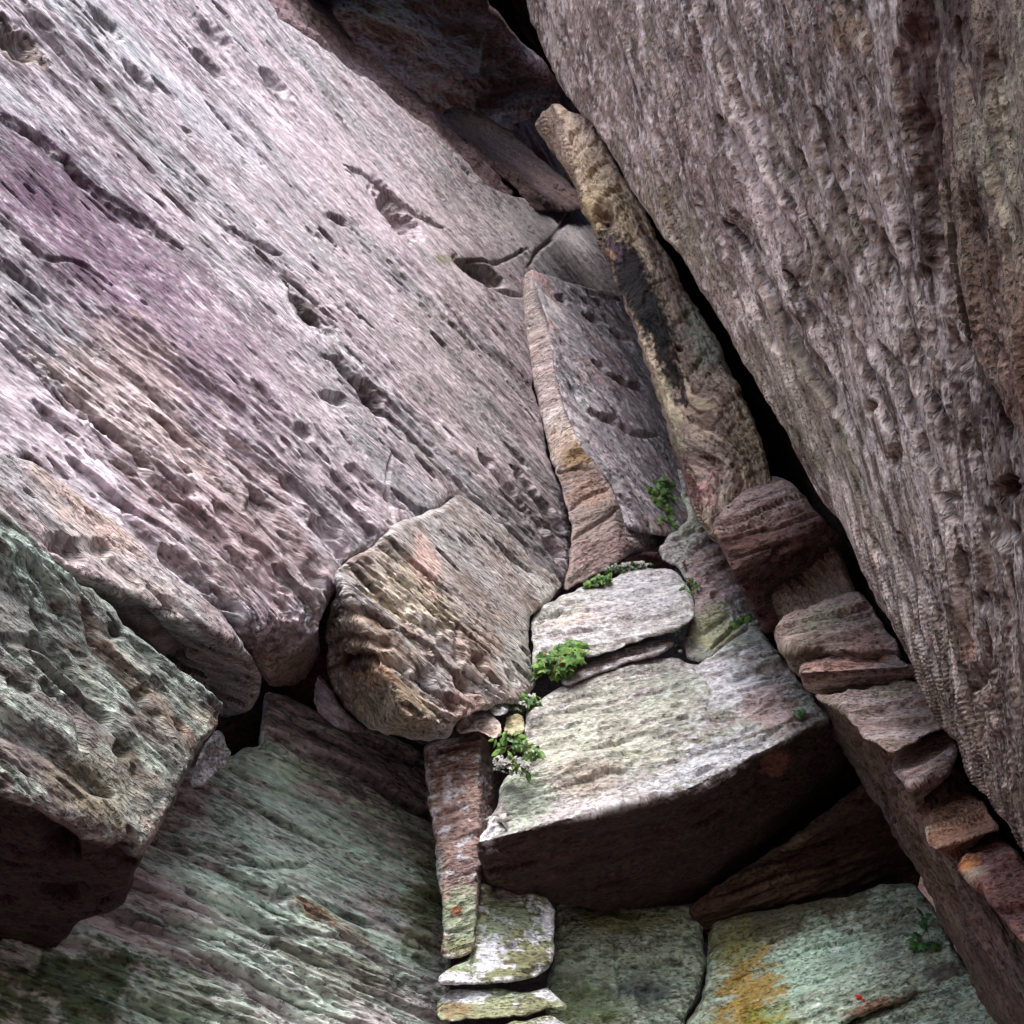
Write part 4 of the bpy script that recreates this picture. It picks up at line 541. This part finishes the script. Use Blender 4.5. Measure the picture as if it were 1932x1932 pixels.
rock('wall_flake', 'darker upright flake with a thin pale edge against the right wall',
 [(1766, 105), (1775, 95), (1790, 88), (1775, 40), (1752, -20), (1745, -280), (2360, -280), (2360, 900), (1960, 860), (1900, 760), (1850, 690), (1832, 640), (1818, 580), (1803, 460), (1796, 420), (1782, 380), (1792, 330), (1788, 270), (1772, 180)],
 [[(1766, 100, 3.50), (1831, 630, 3.31), (1932, 300, 2.92)]], ((1790, 150), (1850, 600)), [(118, 96, 86), (126, 112, 100), (86, 68, 62)], R=.03, T=.35, jag=4, grain=.4, rel=dict(REL_L, und=.06, rid=.03), vp=(2100, 2600, 1.6),
 feat=[('w', [(1850, 60), (1840, 120), (1870, 250), (1900, 350), (1930, 480)], 14, .12), ('w', [(1800, 50), (1822, 120), (1850, 200)], 8, .05), ('g', [(1880, 20), (1900, 200), (1920, 300)], 8, .06), ('w', [(1860, 420), (1880, 560), (1920, 700)], 16, .1), ('p', 1860, 430, 20, 30, -10, .06)],
 specks=[((70, 54, 48), (2, 8), .0, .28, .6), ((150, 146, 128), (2, 6), .14, .34, .45)])

# ------------------------------------------------------------------ the shaded recess at the top
ROOFC = [(118, 98, 92), (104, 90, 92), (84, 70, 70)]
RR = dict(und=.22, us=1.1, rid=.05, rs=(.8, 4), fin=.02, fs=(3, 14), mic=.03, warp=.3)
rock('cave_roof', 'dark brown boulder roofing the crevice at the top, with a pale diagonal ridge',
 [(540, -280), (905, -280), (920, 0), (975, 70), (1036, 130), (1060, 170), (1100, 260), (1140, 420), (1060, 430), (900, 330), (760, 230), (620, 120), (540, 20)],
 [[(700, 0, 13), (1000, 0, 12.4), (850, 300, 19)], [(905, -40, 12.4), (1050, 160, 15), (1080, 0, 17)], [(800, 190, 15), (1000, 110, 14), (920, 300, 22)]], ((650, 50), (1000, 250)), ROOFC, k=6, R=.3, T=2, jag=4, rel=RR,
 feat=[('w', [(910, 150), (905, 90), (920, 60)], 7, -.08), ('w', [(800, 190), (860, 150), (920, 110), (975, 95)], 12, -.1)], paint=[(980, 90, 120, 18, 44, (150, 132, 142), .6, 2), (720, 20, 70, 40, 0, (112, 106, 88), .5, 2)])
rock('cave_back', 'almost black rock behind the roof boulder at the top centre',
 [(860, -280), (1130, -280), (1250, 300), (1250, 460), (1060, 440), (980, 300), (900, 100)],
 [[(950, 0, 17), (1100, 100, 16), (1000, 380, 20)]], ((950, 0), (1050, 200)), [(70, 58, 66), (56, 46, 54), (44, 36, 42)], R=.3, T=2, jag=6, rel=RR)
rock('rim_slab', 'dark rim slab curving down behind the top edge of the lilac wall',
 [(490, -80), (560, -80), (577, 0), (610, 32), (643, 65), (694, 96), (745, 147), (790, 182), (827, 212), (880, 256), (935, 300), (960, 340), (990, 385), (930, 380), (850, 330), (760, 250), (650, 160), (540, 70), (480, 0)],
 [[(560, 20, 10.7), (900, 300, 13.2), (760, 150, 13.0)]], ((560, 10), (900, 290)), [(140, 120, 128), (120, 102, 104), (92, 76, 78)], R=.15, T=1, jag=4, rel=dict(RR, rid=.03), paint=[(700, 125, 50, 40, 40, (168, 150, 160), .6, 3), (600, 50, 60, 24, 42, (100, 86, 84), .7, 3)])
rock('shadow_boulder', 'brown boulder behind the rim in the shaded recess, left of the pillar tip',
 [(826, 220), (838, 208), (858, 202), (899, 213), (950, 238), (995, 273), (1036, 318), (1087, 360), (1130, 385), (1100, 400), (1020, 398), (950, 345), (880, 285)],
 [[(860, 210, 14.4), (1080, 370, 14.6), (950, 330, 13.0)]], ((850, 220), (1050, 350)), [(104, 86, 84), (94, 80, 80), (72, 58, 58)], k=6, R=.15, T=1, jag=6, rel=dict(RR, und=.1), paint=[(890, 235, 60, 22, 25, (128, 104, 92), .6, 6)])
rock('shadow_boulder', 'darker low boulder directly behind the crest of the lilac wall',
 [(835, 246), (860, 252), (905, 268), (955, 298), (985, 325), (1010, 372), (1000, 392), (930, 375), (870, 320)],
 [[(850, 250, 13.1), (1000, 370, 13.5), (900, 320, 12.9)]], ((850, 255), (980, 340)), [(104, 86, 86), (120, 102, 100), (76, 62, 62)], R=.2, T=.8, jag=3, rel=dict(RR, und=.1))
# ------------------------------------------------------------------ plants
bpy.context.view_layer.update()
DG = bpy.context.evaluated_depsgraph_get()
def hit(x, y):
    d = Vector(ray(x, y)[()].tolist()) if False else Vector(list(map(float, ray(float(x), float(y)).ravel()))); d.normalize()
    ok, loc, nrm, *_ = sc.ray_cast(DG, Vector(EYE), d)
    return loc, nrm
def leaf_mat(name, c1, c2):
    m = bpy.data.materials.new(name); m.use_nodes = True; N = m.node_tree.nodes; L = m.node_tree.links; b = N['Principled BSDF']
    n = N.new('ShaderNodeTexNoise'); n.inputs['Scale'].default_value = 22; r = N.new('ShaderNodeValToRGB'); tc = N.new('ShaderNodeTexCoord')
    L.new(tc.outputs['Object'], n.inputs['Vector']); L.new(n.outputs['Fac'], r.inputs[0])
    r.color_ramp.elements[0].position = .35; r.color_ramp.elements[1].position = .65
    r.color_ramp.elements[0].color = (*lin(c1), 1); r.color_ramp.elements[1].color = (*lin(c2), 1)
    L.new(r.outputs[0], b.inputs['Base Color']); b.inputs['Roughness'].default_value = .55
    return m
LEAF = leaf_mat('ivy_leaf', (46, 84, 36), (112, 150, 66)); DARKLEAF = leaf_mat('dark_leaf', (28, 62, 28), (60, 104, 44)); STEM = leaf_mat('stem', (84, 66, 48), (110, 90, 60))
FLOWER = leaf_mat('dry_flower', (140, 142, 136), (190, 190, 188)); RED = leaf_mat('red_leaf', (196, 24, 20), (216, 40, 30)); BROWN = leaf_mat('brown_leaf', (84, 60, 40), (116, 88, 56))
IVY = [(0, -.02), (.28, -.18), (.5, .1), (.34, .34), (.42, .62), (.16, .62), (0, 1), (-.16, .62), (-.42, .62), (-.34, .34), (-.5, .1), (-.28, -.18)]
OVAL = [(0, 0), (.2, .15), (.28, .42), (.2, .75), (0, 1), (-.2, .75), (-.28, .42), (-.2, .15)]
def leaves(spots, shape):
    V = []; Fc = []
    for (p, nrm, size, ang, droop) in spots:
        n = Vector(nrm).normalized(); up = Vector((0, 0, 1)); t = up - n * up.dot(n); t.normalize(); b = n.cross(t)
        d = t * math.cos(ang) + b * math.sin(ang); sde = n.cross(d); base = len(V)
        V.append(tuple(Vector(p) + d * size * .35 + n * size * .10))
        for (x, y) in shape:
            V.append(tuple(Vector(p) + sde * x * size + d * y * size + n * (-droop * y * y * size - .25 * abs(x) * size)))
        k = len(shape)
        for i in range(k): Fc.append((base, base + 1 + i, base + 1 + (i + 1) % k))
    return np.array(V), [np.array(Fc)]
def tube(pts, r):
    V = []; Fc = []; n = 5
    for i, p in enumerate(pts):
        p = Vector(p); d = (Vector(pts[min(i + 1, len(pts) - 1)]) - Vector(pts[max(i - 1, 0)])); d = d.normalized() if d.length > 1e-9 else Vector((0, 0, 1)); a = d.orthogonal().normalized(); b = d.cross(a)
        rr = r * (1 - .6 * i / max(1, len(pts) - 1))
        for k in range(n): V.append(tuple(p + (a * math.cos(2 * math.pi * k / n) + b * math.sin(2 * math.pi * k / n)) * rr))
    for i in range(len(pts) - 1):
        for k in range(n): Fc.append((i * n + k, i * n + (k + 1) % n, (i + 1) * n + (k + 1) % n, (i + 1) * n + k))
    return V, Fc
def merge_tubes(list_):
    V = []; Fc = []
    for v, f in list_:
        o = len(V); V += v; Fc += [tuple(o + i for i in q) for q in f]
    return np.array(V), [np.array(Fc)]
def plant(name, label, x, y, rx, ry, n, size, mat=None, shape=IVY, flowers=0, brown=0, seed=1, ang=0, cat='plant', out=.10, group=None, Z=None):
    rnd = random.Random(seed); hz = (lambda a, b: (Vector(pt(float(a), float(b), Z).ravel().tolist()), None)) if Z else hit; base, bn = hz(x, y)
    root = bpy.data.objects.new(name, None); col.objects.link(root); root.location = base; tag(root, label, cat, group)
    toc = (Vector(EYE) - base).normalized(); sp_ = []; fl = []; br = []; st = []
    c_, s_ = math.cos(R_(ang)), math.sin(R_(ang))
    for i in range(n + flowers + brown):
        a = rnd.uniform(0, 2 * math.pi); q = math.sqrt(rnd.random()); ex = q * math.cos(a) * rx; ey = q * math.sin(a) * ry
        px = x + ex * c_ - ey * s_; py = y + ex * s_ + ey * c_
        loc, nn = hz(px, py)
        if loc is None: continue
        if (loc - base).length > .45: loc = base + (Vector(ray(px, py).ravel().tolist()) * ((base - Vector(EYE)).length / Vector(ray(px, py).ravel().tolist()).length) + Vector(EYE) - base)
        lift = rnd.uniform(.012, out) * (1.1 - q * .6)
        p = loc + toc * lift + Vector((0, 0, .01))
        nv = (toc * .9 + Vector((rnd.gauss(0, .45), rnd.gauss(0, .3), .75 + rnd.gauss(0, .35)))).normalized()
        item = (p, nv, size * rnd.uniform(.4, 1.25), math.pi + rnd.gauss(0, 1.0), rnd.uniform(.1, .5))
        (sp_ if i < n else fl if i < n + flowers else br).append(item)
        if i % 3 == 0: mid = (base + p) / 2 + toc * .02 + Vector((0, 0, .01)); st.append(tube([base, mid, p], .0028))
    if sp_: V, Fc = leaves(sp_, shape); mesh_obj('foliage', V, Fc, mat or LEAF, smooth=False, parent=root)
    if fl:
        fm = None
        for (p, n_, s, a, d) in fl:
            V, Fc = leaves([(p, n_, s * .42, a + k * 1.257, d) for k in range(5)], OVAL); mesh_obj('flower', V, Fc, FLOWER, smooth=False, parent=root)
    if br:
        V, Fc = leaves([(p, n_, s * .8, a, d) for (p, n_, s, a, d) in br], IVY); mesh_obj('withered_leaves', V, Fc, BROWN, smooth=False, parent=root)
    if st: V, Fc = merge_tubes(st); mesh_obj('stem', V, Fc, STEM, parent=root)
    return root
G_ = 'green plants growing in the cracks'
plant('ivy_plant', 'largest bright green ivy clump, under the left corner of the pale block', 1060, 1245, 60, 28, 95, .058, seed=3, ang=-20, brown=4, group=G_)
plant('ivy_plant', 'low green clump with pale flowers at the upper left corner of the largest block', 985, 1328, 34, 14, 34, .045, Z=5.55, flowers=34, seed=4, ang=-12, group=G_)
plant('flowering_plant', 'bushy plant with green leaves over a fuzz of white flowers, left of the largest block', 975, 1408, 46, 26, 60, .05, Z=4.95, shape=OVAL, seed=5, ang=18, group=G_)
plant('flowering_plant', 'grey white flower heads hanging just below the bushy green plant', 965, 1446, 38, 18, 10, .04, Z=4.9, shape=OVAL, flowers=55, seed=15, ang=10, group=G_)
plant('ivy_plant', 'small green sprig on top of the pale block, in front of the dark gap', 1128, 1098, 30, 9, 40, .045, Z=6.66, seed=6, ang=-18, group=G_)
plant('flowering_plant', 'strip of whitish flowers in the dark gap above the pale block', 1185, 1072, 46, 9, 30, .04, DARKLEAF, Z=6.85, flowers=50, seed=7, ang=-8, group=G_)
plant('ivy_plant', 'bright green plant in the corner between the grey face and the pillar', 1250, 928, 24, 24, 60, .062, seed=8, group=G_)
plant('ivy_plant', 'thin yellow green plant just under the corner plant, left of the pillar', 1262, 985, 18, 30, 26, .045, seed=9, group=G_)
plant('ivy_plant', 'wispy green tuft at the top right corner of the pale block', 1302, 1106, 16, 16, 34, .034, shape=OVAL, seed=10, group=G_)
plant('ivy_plant', 'few yellow green leaves down the crack right of the pale block', 1273, 1204, 9, 28, 14, .045, seed=11, group=G_)
plant('ivy_plant', 'small green leaves against the left edge of the pillar', 1398, 1170, 20, 9, 16, .055, seed=12, ang=-18, group=G_)
plant('ivy_plant', 'pair of dull green leaves where the largest block meets the pillar', 1508, 1348, 10, 6, 4, .055, DARKLEAF, seed=13, group=G_)
plant('ivy_plant', 'dim dark green ivy in the shade at the upper right of the lichen wall', 1748, 1752, 46, 40, 12, .055, DARKLEAF, seed=14, ang=40, group=G_)
plant('dry_twigs', 'blue grey strappy leaves in the shadow beside the narrow column', 948, 1545, 22, 8, 9, .075, FLOWER, shape=OVAL, seed=17, cat='twigs')
# the red leaf
p, n = hit(1627, 1882); V, Fc = leaves([(p + (Vector(EYE) - p).normalized() * .015, (Vector(EYE) - p).normalized() + Vector((.2, 0, .3)), .032, 1.2, .2), (p + (Vector(EYE) - p).normalized() * .014 + Vector((.008, 0, -.004)), (Vector(EYE) - p).normalized(), .022, 2.6, .3)], OVAL + [])
o = mesh_obj('fallen_leaf', V, Fc, RED, smooth=False); tag(o, 'tiny bright red leaf stuck on the lichen wall near the bottom', 'leaf')
